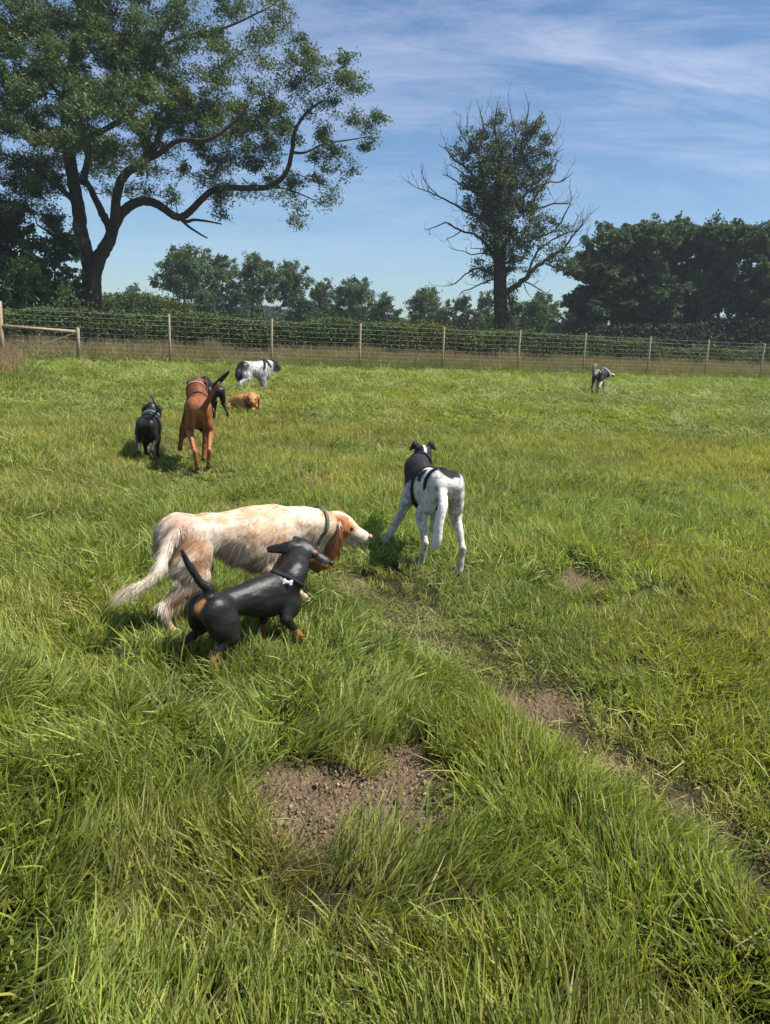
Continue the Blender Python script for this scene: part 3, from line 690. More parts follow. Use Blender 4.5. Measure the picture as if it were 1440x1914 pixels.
Lb([(932, 500, 0), (912, 460), (893, 442), (870, 433), (848, 424), (835, 416), (812, 425), (795, 430)], [4.6, 4, 3.2, 2.6, 2.2, 1.6, 1.3, .8], 6, 3)
Lb([(848, 424), (838, 419), (832, 413)], [1.4, 1, .6], 5)
Lb([(862, 432), (850, 440), (834, 447)], [1.7, 1.3, .8], 5, 1)
Lb([(915, 420, 0), (888, 402), (866, 392), (845, 380), (822, 368), (800, 358), (779, 351)], [4, 3.4, 2.8, 2.4, 2, 1.5, .8], 6, 8, 1.3)
Lb([(822, 368), (805, 352), (796, 340), (790, 330)], [1.5, 1.2, 1, .6], 5, 2)
Lb([(905, 375, 0), (880, 355), (862, 346), (845, 333), (828, 326)], [3, 2.4, 2, 1.5, .8], 6, 4)
Lb([(895, 345, 0), (872, 330), (858, 318), (840, 308)], [2.5, 2, 1.5, .8], 6, 4)
Lb([(900, 345, 0), (880, 322), (858, 304), (843, 292), (835, 280), (820, 270)], [3.4, 2.9, 2.4, 1.9, 1.4, .8], 6, 5)
Lb([(900, 300, -1), (885, 275), (875, 255), (873, 235), (874, 218)], [2.4, 1.9, 1.5, 1.1, .7], 5, 3)
Lb([(888, 285, -1), (870, 262), (858, 240), (852, 225)], [1.9, 1.5, 1.1, .6], 5, 2)
Lb([(960, 300, 1), (965, 262), (958, 225), (952, 194)], [2.4, 1.8, 1.3, .7], 5, 4)
Lb([(970, 300, 1), (1000, 280), (1025, 268), (1038, 250), (1047, 232)], [3, 2.3, 1.7, 1.2, .7], 5, 5)
Lb([(955, 385, 1), (985, 362), (1003, 330), (1025, 312), (1035, 295), (1046, 276)], [4, 3.4, 2.8, 2.2, 1.6, .7], 6, 4)
Lb([(1030, 303), (1044, 284), (1057, 278)], [1.2, 1, .6], 5)
Lb([(975, 400, 0), (998, 375), (1010, 352), (1025, 340), (1048, 340), (1060, 332), (1073, 322)], [3.6, 3, 2.5, 2.1, 1.8, 1.4, .7], 6, 2)
Lb([(1020, 340), (1036, 320), (1042, 300), (1050, 305)], [1.8, 1.3, 1, .6], 5, 1)
Lb([(970, 395, 0), (1010, 388), (1040, 379), (1065, 380), (1068, 365), (1064, 348)], [3, 2.5, 2, 1.6, 1.1, .6], 6, 6)
Lb([(1068, 380), (1056, 400), (1042, 425), (1022, 438), (1000, 445, 0)], [1.4, 1.9, 2.3, 2.6, 2.8], 6, 5)
Lb([(942, 552, 0), (965, 535), (985, 515), (1010, 495), (1030, 480), (1055, 462), (1072, 440), (1088, 420), (1100, 405)], [6.5, 6, 5.2, 4.4, 3.6, 2.8, 2.2, 1.6, .8], 8, 12, 1.4)
Lb([(985, 515, 0), (1005, 470), (1030, 450), (1060, 435), (1080, 430), (1092, 418)], [3, 2.5, 2.1, 1.7, 1.3, .7], 6, 8, 1.3)
Lb([(1020, 492), (1045, 502), (1070, 502), (1092, 500)], [2.2, 1.7, 1.3, .7], 5, 2)
Lb([(1058, 462), (1075, 462), (1090, 450)], [1.4, 1, .6], 5, 2)
Lb([(975, 526), (992, 530), (1008, 540), (1022, 548), (1030, 541)], [2.2, 1.8, 1.4, 1, .6], 5, 2)
Lb([(978, 526), (985, 545), (994, 557)], [1.5, 1.1, .6], 5)
Lb([(930, 520, 0), (900, 503), (880, 506), (862, 520), (848, 532), (828, 535)], [3, 2.4, 2, 1.6, 1.2, .7], 6, 2)
Lb([(928, 520, 0), (905, 528), (880, 540), (862, 547), (858, 562)], [2.4, 2, 1.5, 1.1, .6], 6, 2)
Lb([(930, 482, 0), (905, 474), (882, 476), (868, 470), (855, 468)], [2.2, 1.8, 1.4, 1, .6], 5, 2)
Lb([(925, 470, 0), (900, 465), (880, 464)], [1.6, 1.2, .7], 5, 1)
lob = [(930, 250, 28, 1), (880, 268, 28, .9), (1005, 258, 30, .9), (928, 470, 22, 1.2), (945, 530, 20, 1.1), (925, 560, 14, 1), (915, 300, 42, .9), (965, 300, 45, 1), (1005, 300, 32, .7), (925, 345, 55, 1.1), (975, 350, 42, 1), (895, 340, 30, .8), (920, 395, 52, 1.2), (960, 410, 48, 1.2), (890, 395, 28, .8), (1000, 385, 22, .8), (925, 440, 40, 1.2), (955, 460, 32, 1),
       (940, 495, 20, .9), (905, 505, 24, 1.1), (925, 520, 16, 1), (935, 545, 14, .9), (1030, 430, 30, .5), (1000, 450, 25, .5), (1040, 470, 26, .55), (1055, 490, 16, .4), (1000, 500, 22, .5), (975, 505, 18, .5), (1015, 410, 22, .5), (868, 290, 22, .7), (985, 240, 18, .5), (955, 575, 14, .5)]
cl = []
for (cx, cy, rr, d) in lob:
    R = rr * pxb; n = max(4, int(d * 14 * R ** 2.2)); k = 0; c = at(cx, cy, DB)
    while k < n:
        v = T.r.uniform(-1, 1, 3)
        if np.linalg.norm(v) > 1: continue
        cl.append(c + v * R * [1, .9, 1]); k += 1
cl = np.array(cl); keep = []
for i in T.r.permutation(len(cl)):
    if all(np.linalg.norm(cl[i] - cl[j]) > .46 for j in keep): keep.append(i)
cl = cl[keep]; print('ivy clusters', len(cl))
T.grow(cl, .016, .07, .12, .6, 3, .6)
T.leaves(cl, .58, T.r.integers(70, 190, len(cl)), .15, (.080, .112, .046), .28, .28, 6, 1.1)
tz = [np.array([b0[0], b0[1], 0]) + (at(936, 560, DB) - b0) * q * [1, 1, 0] + [T.r.normal(0, .28), T.r.normal(0, .28), q * 3.8] for q in T.r.uniform(.15, 1.3, 34)]
T.leaves(tz, .35, 70, .13, (.042, .062, .024), .2, .3, 5, 1.2)
T.wood.build('trunk', bark, t2, True); T.limbs.build('branches', pbr('dead_grey_branch', (.10, .085, .068), .95, .1), t2, True)
T.leaf_mesh('ivy_foliage', lm_ivy, t2, .6, 2)

# ---- generic broadleaf trees for the distance: a few meshes, reused
def broadleaf(seed, h=12.0, w=10.0, ncl=90, per=95, size=.38, col=(.045, .072, .026), trunk=.30, lo=.28, rough=.22, stems=1, flat=0):
    o = np.zeros(3); T = Tree(seed, o); r = T.r; T.limbs = T.wood
    for st in range(stems):
        x0 = (st - (stems - 1) / 2) * w * .25
        pts = [(x0, 0, 0), (x0 + r.normal(0, .15), r.normal(0, .15), h * .25), (x0 + r.normal(0, .35), r.normal(0, .35), h * .55), (x0 * 1.4 + r.normal(0, .5), r.normal(0, .5), h * .86)]
        T.limb(pts, [trunk, trunk * .8, trunk * .5, trunk * .12], 9, 4, to=T.wood, rough=.1)
    nl = 13; lob = []
    for i in range(nl):
        a = r.uniform(0, 6.283); q = math.sqrt(r.random()) * .62; z = lo + (1 - lo) * r.uniform(.15, .82)
        env = math.sin(math.pi * min(1, max(.12, (z - lo * .6) / (1 - lo * .6)) * .92 + .05)) ** .6
        lob.append((math.cos(a) * q * w / 2 * env, math.sin(a) * q * w / 2 * env, z * h, w * r.uniform(.17, .29)))
    lob.append((0, 0, h * .84, w * .2)); C = []
    for i in range(flat): a = i * 6.283 / flat; lob.append((math.cos(a) * w * .30, math.sin(a) * w * .30, h * .83, w * .2))
    wts = np.array([l[3] ** 2 for l in lob]); wts /= wts.sum()
    while len(C) < ncl:
        l = lob[r.choice(len(lob), p=wts)]; v = r.normal(size=3); v /= np.linalg.norm(v); q = l[3] * r.uniform(.45, 1.08)
        p = np.array(l[:3]) + v * q * [1, 1, .85]
        if h * lo * .55 < p[2] < h and math.hypot(p[0], p[1]) < w * .56: C.append(p)
    C = np.array(C); T.grow(C, .02, .14, .1, 1.0, 0)
    T.leaves(C, w * .085 * r.uniform(.7, 1.3, ncl), per, size, col, rough, .24, 7, .85)
    me = [T.wood.build('trunk', bark_far, None, True), T.leaf_mesh('crown', lm_far, None, .6, seed, .2)]
    for m_ in me: COL.objects.unlink(m_)
    return me
_used = set()
def place_tree(var, x, y, sx, sz, label, cat='tree', group=None, name='broadleaf_tree', rz=None):
    e = empty(name, (x, y, 0), RNG.uniform(0, 6.28) if rz is None else rz); e.scale = (sx, sx, sz); tag(e, label, cat, group)
    for src in var:
        c = src.copy(); c.parent = e; COL.objects.link(c)
    return e
C1, C2, C3, C4 = (.075, .125, .044), (.090, .135, .052), (.060, .100, .044), (.11, .14, .052)
VA = [broadleaf(31, 12, 10, 150, 100, .34, C1, .26, .30), broadleaf(32, 12, 9, 130, 95, .34, C2, .22, .34, stems=2), broadleaf(33, 12, 12, 170, 100, .36, C1, .3, .16), broadleaf(34, 12, 9, 150, 100, .34, C3, .3, .10), broadleaf(35, 12, 10, 140, 90, .34, C4, .25, .2)]
def btree(px, ytop, wpx, D, v, label, name='broadleaf_tree', group='trees beyond the hedge'):
    top = at(px, ytop, D); h = top[2] + .3; w = wpx / 1435.0 * D * 1.04
    base_w = {0: 10, 1: 9, 2: 12, 3: 9, 4: 10}[v]
    return place_tree(VA[v], top[0], D, w / base_w * 1.08, h / 12.0, label, 'tree', group, name)
btree(343, 458, 112, 105, 0, 'broad round tree with a visible thin trunk, first tree right of the giant ash')
btree(405, 463, 80, 110, 1, 'open crowned tree close behind the right side of the first round tree')
btree(480, 468, 105, 106, 1, 'tall tree with domed crown standing in the gap between two lower groups')
btree(548, 488, 80, 110, 0, 'slightly lower tree joined to the right side of the domed one')
btree(604, 519, 56, 112, 1, 'small thin tree with see-through crown standing between two larger groups')
btree(675, 514, 112, 108, 2, 'wide rounded bushy tree left of the middle of the horizon')
btree(727, 556, 52, 104, 3, 'low dark tree tucked against the right of the wide bushy one')
btree(806, 533, 102, 112, 2, 'dark dome shaped tree standing just left of the ivy clad tree')
btree(868, 556, 56, 108, 3, 'small dark tree between the dome shaped tree and the ivy clad tree')
btree(905, 540, 56, 98, 4, 'yellowish green tree showing directly behind the ivy clad trunk')
btree(962, 560, 60, 104, 4, 'pale green tree right behind the ivy clad trunk on its right')
btree(1014, 543, 92, 100, 2, 'bushy round tree between the ivy clad tree and the dark wood')
btree(1066, 585, 60, 98, 3, 'low shrubby tree at the foot of the dark wood')
btree(565, 560, 70, 100, 3, 'low dark bushy tree in front of the gap by the thin see-through tree')
btree(440, 545, 60, 98, 3, 'low dark bush between the two tall tree groups')
btree(380, 545, 50, 96, 3, 'low dark bush under the open crowned tree')
btree(247, 527, 32, 190, 1, 'lone small tree far away on the skyline right of the giant trunk')
for i, (px, yt, wp, D, v) in enumerate([(20, 380, 150, 43, 3), (105, 430, 115, 42, 3), (-60, 360, 160, 44, 2), (60, 480, 110, 40, 2)]):
    btree(px, yt, wp, D, v, ['dense dark tree at the left edge behind the fence corner post', 'dense dark tree filling the space left of the giant ash trunk', 'dense dark tree mostly cut off by the left edge', 'low leafy tree right above the hedge left of the giant trunk'][i], group='dense trees left of the ash')
# the dark wood on the right
VW = [broadleaf(51, 14, 7, 230, 95, .33, (.066, .100, .044), .2, .10, .2, flat=5), broadleaf(52, 14, 7.5, 230, 95, .33, (.072, .106, .048), .2, .12, .2, stems=2, flat=5), broadleaf(53, 14, 7, 230, 95, .33, (.078, .110, .052), .18, .14, flat=5)]
wd = [(1112, 478, 92, 76), (1135, 452, 90, 79), (1160, 428, 95, 77), (1190, 404, 100, 80), (1228, 404, 92, 77), (1262, 406, 95, 81), (1300, 412, 92, 78), (1338, 406, 92, 80), (1372, 412, 95, 77), (1408, 412, 92, 80), (1445, 416, 95, 77), (1485, 420, 95, 80), (1530, 425, 100, 78), (1580, 430, 110, 80)]
ords = 'first second third fourth fifth sixth seventh eighth ninth tenth eleventh twelfth thirteenth fourteenth'.split()
for i, (px, yt, wp, D) in enumerate(wd):
    top = at(px, yt, D); w = wp / 1435 * D
    place_tree(VW[i % 3], top[0], D, w / 7.2 * 1.35, top[2] / 14 * 1.04, '%s tall tree from the left in the dark wood on the right' % ords[i], 'tree', 'tall trees of the dark wood', 'woodland_tree')
def leaf_mass(name, pts, hts, depth, n, size, col, mat, label, cat, kind=None, core=True, seed=0, lump=1.0, toprag=.18, corecol=(.03, .035, .018)):
    """a hedge or belt of scrub along a line on the ground: leaves over a bumpy dark core"""
    r = np.random.default_rng(seed); P = np.asarray(pts, float); seg = np.linalg.norm(np.diff(P, axis=0), axis=1); cum = np.concatenate([[0], np.cumsum(seg)]); Ltot = cum[-1]
    def line(s): return np.column_stack([np.interp(s, cum, P[:, 0]), np.interp(s, cum, P[:, 1])])
    def H(s, c): return np.interp(s, cum, hts) * (1 + toprag * 2 * (fbm(np.column_stack([s, c * 0]), 2.4 * lump, seed, 3) - .5))
    def D(s, z): return depth / 2 * (.8 + .5 * fbm(np.column_stack([s, z]), 1.5 * lump, seed + 3, 2))
    root = empty(name, (P[0][0], P[0][1], 0)); tag(root, label, cat, None, kind)
    s = r.uniform(0, Ltot, n); q = r.random(n); hh = H(s, s)
    z = np.where(q < .62, hh * r.random(n) ** .8, hh * (1 - .12 * r.random(n) ** 2)); off = np.where(q < .62, -1.0, r.uniform(-1, 1, n))
    fullness = np.sqrt(np.clip(1.08 - (z / hh) ** 6, 0.05, 1)); d = D(s, z) * off * np.where(q < .62, fullness, 1) + r.normal(0, .09 * lump, n)
    z = z + r.normal(0, .05 * lump, n) + (r.random(n) < .12) * r.exponential(.14, n) * (q >= .62)
    tdir = (P[-1] - P[0]) / np.linalg.norm(P[-1] - P[0]); nd = np.array([-tdir[1], tdir[0]]); xy = line(s) + nd * d[:, None]
    C = np.column_stack([xy, np.maximum(z, .03)]) - [P[0][0], P[0][1], 0]
    cc = np.asarray(col) * (.6 + .8 * fbm(np.column_stack([s, z]), .7 * lump, seed + 5, 3))[:, None] * r.uniform(.75, 1.3, (n, 1)) * lerp(np.ones(3), np.array([1.35, 1.1, .8]), sstep(fbm(np.column_stack([s, z * 0]), 5 * lump, seed + 8, 2), .5, .7)[:, None])
    V, F, K = leaf_quads(C, size, cc, .6, .3, seed); mesh_obj('foliage', V, F, mat, root, col=K)
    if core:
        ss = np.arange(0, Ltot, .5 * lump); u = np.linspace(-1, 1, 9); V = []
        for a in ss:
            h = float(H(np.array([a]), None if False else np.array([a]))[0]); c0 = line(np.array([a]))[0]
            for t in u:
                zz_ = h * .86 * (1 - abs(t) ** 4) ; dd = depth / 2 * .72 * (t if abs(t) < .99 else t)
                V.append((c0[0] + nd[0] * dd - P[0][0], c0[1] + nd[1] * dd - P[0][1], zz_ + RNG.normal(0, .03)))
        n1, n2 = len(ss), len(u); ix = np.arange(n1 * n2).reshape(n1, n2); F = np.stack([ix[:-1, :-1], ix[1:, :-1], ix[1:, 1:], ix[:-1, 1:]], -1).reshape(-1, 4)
        mesh_obj('dark_core', np.array(V), F, pbr(name + '_dark_core', corecol, 1, .05, noise=(6, tuple(np.array(corecol) * .5), 8), bump=(8, 1, .2)), root)  # added solid core blocks see-through; dark colour stands for shade among twigs
    return root
hp = lambda x, off: (x, FO + FS * x + off)
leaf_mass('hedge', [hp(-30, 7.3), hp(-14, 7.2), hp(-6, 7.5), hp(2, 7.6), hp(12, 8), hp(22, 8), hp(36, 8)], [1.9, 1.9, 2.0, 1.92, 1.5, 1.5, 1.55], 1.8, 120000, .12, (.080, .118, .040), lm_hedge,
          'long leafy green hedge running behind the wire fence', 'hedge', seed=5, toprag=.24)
def belt(name, a, b, D0, D1, hs, n, size, col, label, seed, depth=6):
    pa_, pb_ = at(a, 600, D0), at(b, 600, D1)
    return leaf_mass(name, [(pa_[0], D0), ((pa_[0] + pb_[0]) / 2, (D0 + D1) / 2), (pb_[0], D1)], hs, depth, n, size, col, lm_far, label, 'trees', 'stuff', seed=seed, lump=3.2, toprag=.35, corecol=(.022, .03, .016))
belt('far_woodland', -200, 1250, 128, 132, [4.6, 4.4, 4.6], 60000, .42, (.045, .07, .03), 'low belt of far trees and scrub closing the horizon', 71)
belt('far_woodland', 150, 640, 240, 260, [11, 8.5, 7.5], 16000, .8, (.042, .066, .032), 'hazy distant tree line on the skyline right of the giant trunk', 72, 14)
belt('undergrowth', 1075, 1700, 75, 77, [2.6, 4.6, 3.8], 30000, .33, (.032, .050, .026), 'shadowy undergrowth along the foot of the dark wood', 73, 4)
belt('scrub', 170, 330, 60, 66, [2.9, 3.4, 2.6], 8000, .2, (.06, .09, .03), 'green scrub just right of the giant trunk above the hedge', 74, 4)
# ================================================================== DOGS  (implicit surfaces -> one continuous body mesh each)
def _n(v): v = np.asarray(v, float); return v / (np.linalg.norm(v) + 1e-12)
class Body:
    def __init__(s): s.pr = []
    def cone(s, a, b, ra, rb, k=.02, reg='body', sq=None, ax=None):
        """tapered limb a->b; sq = (fa, fb) cross-section squash along axis ax (1 = round, <1 thinner)"""
        s.pr.append(('c', np.asarray(a, float), np.asarray(b, float), ra, rb, k, reg, sq, None if ax is None else _n(ax))); return s
    def ell(s, c, r, k=.02, reg='body', X=(1, 0, 0), Z=(0, 0, 1)):
        X = _n(X); Z = np.asarray(Z, float); Z = _n(Z - X * (Z @ X)); Y = np.cross(Z, X)
        s.pr.append(('e', np.asarray(c, float), np.array([X, Y, Z]), np.asarray(r, float), None, k, reg, None, None)); return s
    def chain(s, pts, rs, k=.02, reg='body', sq=None, ax=None, n=3):
        P = smooth_path(pts, n); t = np.linspace(0, 1, len(P)); R = np.interp(t, np.linspace(0, 1, len(rs)), rs)
        Q = None if sq is None else np.interp(t, np.linspace(0, 1, len(sq)), sq)
        for i in range(len(P) - 1): s.cone(P[i], P[i + 1], R[i], R[i + 1], k, reg, None if Q is None else (Q[i], Q[i + 1]), ax)
        return P
    @staticmethod
    def d(p, q):
        if q[0] == 'c':
            a, b, ra, rb, sq, ax = q[1], q[2], q[3], q[4], q[7], q[8]; ab = b - a; L2 = ab @ ab + 1e-12
            t = np.clip(((p - a) @ ab) / L2, 0, 1); v = p - (a + t[..., None] * ab)
            if sq is not None:
                f = sq[0] + t * (sq[1] - sq[0]); c = v @ ax; v = v + (c / f - c)[..., None] * ax; 
            return np.sqrt((v * v).sum(-1)) - (ra + t * (rb - ra))
        v = (p - q[1]) @ q[2].T; r = q[3]; k0 = np.sqrt(((v / r) ** 2).sum(-1)); k1 = np.sqrt(((v / r ** 2) ** 2).sum(-1)) + 1e-9
        return k0 * (k0 - 1) / k1
    def bounds(s):
        lo = np.full(3, 1e9); hi = -lo
        for q in s.pr:
            if q[0] == 'c': pts = [(q[1], q[3]), (q[2], q[4])]
            else: pts = [(q[1], q[3].max())]
            for c, r in pts: lo = np.minimum(lo, c - r); hi = np.maximum(hi, c + r)
        return lo, hi
    def value(s, p):
        D = np.full(p.shape[:-1], 1.0)
        for q in s.pr:
            d = s.d(p, q); k = q[5]; h = np.maximum(k - np.abs(D - d), 0) / k; D = np.minimum(D, d) - h * h * k * .25
        return D
    def mesh(s, cell):
        lo, hi = s.bounds(); lo = lo - 3 * cell; hi = hi + 3 * cell; n = np.ceil((hi - lo) / cell).astype(int) + 1
        D = np.full(n, 1.0); ax_ = [lo[i] + cell * np.arange(n[i]) for i in range(3)]
        for q in s.pr:
            if q[0] == 'c': a = np.minimum(q[1] - q[3], q[2] - q[4]); b = np.maximum(q[1] + q[3], q[2] + q[4])
            else: a = q[1] - q[3].max(); b = q[1] + q[3].max()
            m = q[5] + 2.5 * cell; i0 = np.maximum(((a - m - lo) / cell).astype(int), 0); i1 = np.minimum(np.ceil((b + m - lo) / cell).astype(int) + 1, n)
            g = np.stack(np.meshgrid(*[ax_[i][i0[i]:i1[i]] for i in range(3)], indexing='ij'), -1)
            sl = tuple(slice(i0[i], i1[i]) for i in range(3)); d = s.d(g, q); k = q[5]; h = np.maximum(k - np.abs(D[sl] - d), 0) / k
            D[sl] = np.minimum(D[sl], d) - h * h * k * .25
        S = D < 0; cn = tuple(slice(0, x - 1) for x in n)
        cs = [(a, b, c) for a in (0, 1) for b in (0, 1) for c in (0, 1)]
        cnt = sum(S[a:n[0] - 1 + a, b:n[1] - 1 + b, c:n[2] - 1 + c].astype(np.int8) for a, b, c in cs); act = (cnt > 0) & (cnt < 8)
        I = np.argwhere(act); vid = np.full(act.shape, -1, np.int64); vid[tuple(I.T)] = np.arange(len(I))
        acc = np.zeros((len(I), 3)); w = np.zeros(len(I))
        for a in range(8):
            for b in range(a + 1, 8):
                A, B = np.array(cs[a]), np.array(cs[b])
                if np.abs(A - B).sum() != 1: continue
                da = D[tuple((I + A).T)]; db = D[tuple((I + B).T)]; m = (da < 0) != (db < 0); t = np.where(m, da / (da - db + 1e-12), 0)
                pt = A + t[:, None] * (B - A); acc += pt * m[:, None]; w += m
        V = (I + acc / w[:, None]) * cell + lo; F = []
        for ax in range(3):
            o = [1, 1, 1]; o[ax] = 0; e = [0, 0, 0]; e[ax] = 1
            s0 = S[tuple(slice(1 if i != ax else 0, n[i] - 1) for i in range(3))]
            s1 = S[tuple(slice(1, n[i] - 1) if i != ax else slice(1, n[i]) for i in range(3))]
            E = np.argwhere(s0 != s1); E = E + np.array([1 if i != ax else 0 for i in range(3)]); ins = S[tuple(E.T)]
            u, v = [(1, 2), (2, 0), (0, 1)][ax]; du = np.zeros(3, int); dv = np.zeros(3, int); du[u] = 1; dv[v] = 1
            q = np.stack([vid[tuple((E - du - dv).T)], vid[tuple((E - dv).T)], vid[tuple(E.T)], vid[tuple((E - du).T)]], 1)
            q[~ins] = q[~ins][:, ::-1]; F.append(q)
        F = np.concatenate(F); F = F[(F >= 0).all(1)]
        # two rounds of light smoothing, then project back
        e = np.concatenate([F[:, [0, 1]], F[:, [1, 2]], F[:, [2, 3]], F[:, [3, 0]]])
        for _ in range(2):
            ac = np.zeros_like(V); c = np.zeros(len(V)); np.add.at(ac, e[:, 0], V[e[:, 1]]); np.add.at(ac, e[:, 1], V[e[:, 0]]); np.add.at(c, e[:, 0], 1); np.add.at(c, e[:, 1], 1)
            V = lerp(V, ac / np.maximum(c, 1)[:, None], .5)
        return V, F
    def normals(s, P, e=.002):
        g = np.stack([s.value(P + np.eye(3)[i] * e) - s.value(P - np.eye(3)[i] * e) for i in range(3)], -1); return g / (np.linalg.norm(g, axis=1, keepdims=True) + 1e-9)
    def regions(s, P):
        D = np.stack([s.d(P, q) for q in s.pr]); return np.array([q[6] for q in s.pr])[D.argmin(0)]
    def cast(s, c, d, rmax=.45, n=160):
        """outermost surface hit from the axis point c along d"""
        t = np.linspace(0.005, rmax, n); v = s.value(c + t[:, None] * d) < 0
        if not v[0]: 
            w = np.nonzero(v)[0]
            if not len(w): return None
            i = w[0]
        else: i = 0
        j = i
        while j < n and v[j]: j += 1
        return t[min(j, n - 1)]

def surf(B, Wl, px, py, Y0, Y1, lift=.006):
    Y = np.linspace(Y0, Y1, 240); P = np.array([Wl(px, py, y) for y in Y]); v = B.value(P) < 0
    if not v.any(): return P[120]
    i = int(np.argmax(v)); return P[i] + _n(P[0] - P[-1]) * lift
def short_fur(e, V, F, Nn, K, reg, n, L=.013, w=.0013, seed=0, mat=None, cv=.22, addv=0.0):
    k = ~np.isin(reg, ['nose', 'lip', 'paw'])
    return fur(e, V, F[k[F].all(1)], Nn, K, n, lambda P, N_: np.full(len(P), L), w, lambda P, N_: np.tile(np.array([-1.0, 0, -.45]), (len(P), 1)), .14, seed, cv, .1, 2, mat or hair_mat, 'short_fur', addv=addv)
def front_leg(B, H, side, reg='leg_front', foot=(0, 0), lift=0.0, bulk=1.0, x0=.30, wid=.11, curl=0.0, top=.86):
    y = side * wid; fx, fy = foot
    sh = np.array([x0 + .04, y * .85, .70]); sc = np.array([x0 + .02, y * .75, top]); el = np.array([x0 - .10 + fx * .18, y * 1.1 + fy * .2, .50 + lift * .10])
    wr = np.array([x0 - .06 + fx * .62, y * 1.08 + fy * .65, .235 + lift * .75]); pa = np.array([x0 - .04 + fx * 1.0 - curl * .10, y * 1.05 + fy, .075 + lift * .95 + curl * .04])
    dirx = np.array([math.cos(curl * 2.0), 0, -math.sin(curl * 2.0)]); toe = pa + np.array([.05, 0, -.035]) * (1 - curl) + dirx * .03 * curl - [0, 0, .03 * curl]
    for q in (sh, sc, el, wr, pa, toe): q *= H
    b = bulk
    B.cone(sc, sh, .070 * b * H, .085 * b * H, .05 * H, 'body', (.6, .7), (0, 1, 0)); B.cone(sh, el, .085 * b * H, .062 * b * H, .04 * H, reg, (.7, .85), (0, 1, 0))
    B.cone(el, wr, .056 * b * H, .036 * b * H, .025 * H, reg); B.ell(wr, np.array([.038, .036, .045]) * b * H, .015 * H, reg); B.cone(wr, pa, .034 * b * H, .031 * b * H, .015 * H, reg)
    paw(B, pa, toe, H * b, reg, side)
def paw(B, pa, toe, s, reg, side):
    d = _n((toe - pa) * [1, 1, .25]); B.cone(pa, toe, .032 * s, .033 * s, .015 * s, reg)
    lat = _n(np.cross([0, 0, 1], d))
    for j, q in enumerate((-1.35, -.48, .48, 1.35)):
        e = toe + lat * q * .020 * s + d * (.034 if abs(q) < 1 else .022) * s + np.array([0, 0, -.006 * s]); B.cone(toe + lat * q * .012 * s, e, .016 * s, .0165 * s, .006 * s, 'paw')
def hind_leg(B, H, side, reg='leg_hind', foot=(0, 0), lift=0.0, bulk=1.0, x0=-.42, wid=.10, thigh=1.0, crouch=0.0):
    y = side * wid; fx, fy = foot
    hp_ = np.array([x0, y * .75, .80]); kn = np.array([x0 + .14 + fx * .30, y * 1.25 + fy * .25, .50 + lift * .30]); hk = np.array([x0 - .13 + fx * .75, y * 1.12 + fy * .75, .285 + lift * .75 - crouch * .04])
    ft = np.array([x0 - .06 + fx, y * 1.05 + fy, .072 + lift * .95]); toe = ft + np.array([.06, 0, -.034])
    for q in (hp_, kn, hk, ft, toe): q *= H
    b = bulk
    B.cone(hp_ + np.array([-.02, 0, .02]) * H, (hp_ + kn) / 2 + np.array([-.03, 0, 0]) * H, .125 * b * H * thigh, .115 * b * H * thigh, .085 * H, 'thigh', (.62, .58), (0, 1, 0))
    B.cone((hp_ + kn) / 2, kn, .11 * b * H * thigh, .068 * b * H, .05 * H, 'thigh', (.6, .8), (0, 1, 0))
    B.cone(kn, hk, .064 * b * H, .032 * b * H, .035 * H, reg, (.8, .75), (0, 1, 0)); B.cone(kn + np.array([-.07, 0, .0]) * H, hk, .045 * b * H, .018 * b * H, .02 * H, reg, (.6, .6), (0, 1, 0))
    B.cone(hk + np.array([-.018, 0, .012]) * H, hk, .022 * b * H, .032 * b * H, .012 * H, reg); B.cone(hk, ft, .033 * b * H, .030 * b * H, .015 * H, reg)
    paw(B, ft, toe, H * b, reg, side)
def torso(B, H, Ls=1.0, b=1.0, chest=1.0, tuck=0.0, k=.05, tilt=0.0, croup=0.0):
    st = [(-.50, .835, .085, .090), (-.40, .825, .135, .140), (-.22, .82, .125, .135), (-.05, .80 - tuck * .0, .130, .150), (.10, .765, .150, .190), (.26, .735, .155, .220), (.38, .745, .135, .190), (.46, .78, .10, .13)]
    st = [(q[0], q[1] - croup * sstep(-q[0], .2, .55), q[2], q[3]) for q in st]
    for i in range(len(st) - 1):
        a, c = st[i], st[i + 1]
        B.cone((a[0] * Ls * H, 0, (a[1] - tilt * (a[0] + .45)) * H), (c[0] * Ls * H, 0, (c[1] - tilt * (c[0] + .45)) * H), a[3] * b * H * (chest if i > 3 else 1), c[3] * b * H * (chest if i > 2 else 1), k * H, 'body', (a[2] / a[3], c[2] / c[3]), (0, 1, 0))
    B.cone((.30 * Ls * H, 0, (.88 - tilt * .75) * H), (-.42 * Ls * H, 0, (.875 - croup) * H), .075 * b * H, .08 * b * H, k * H, 'body')
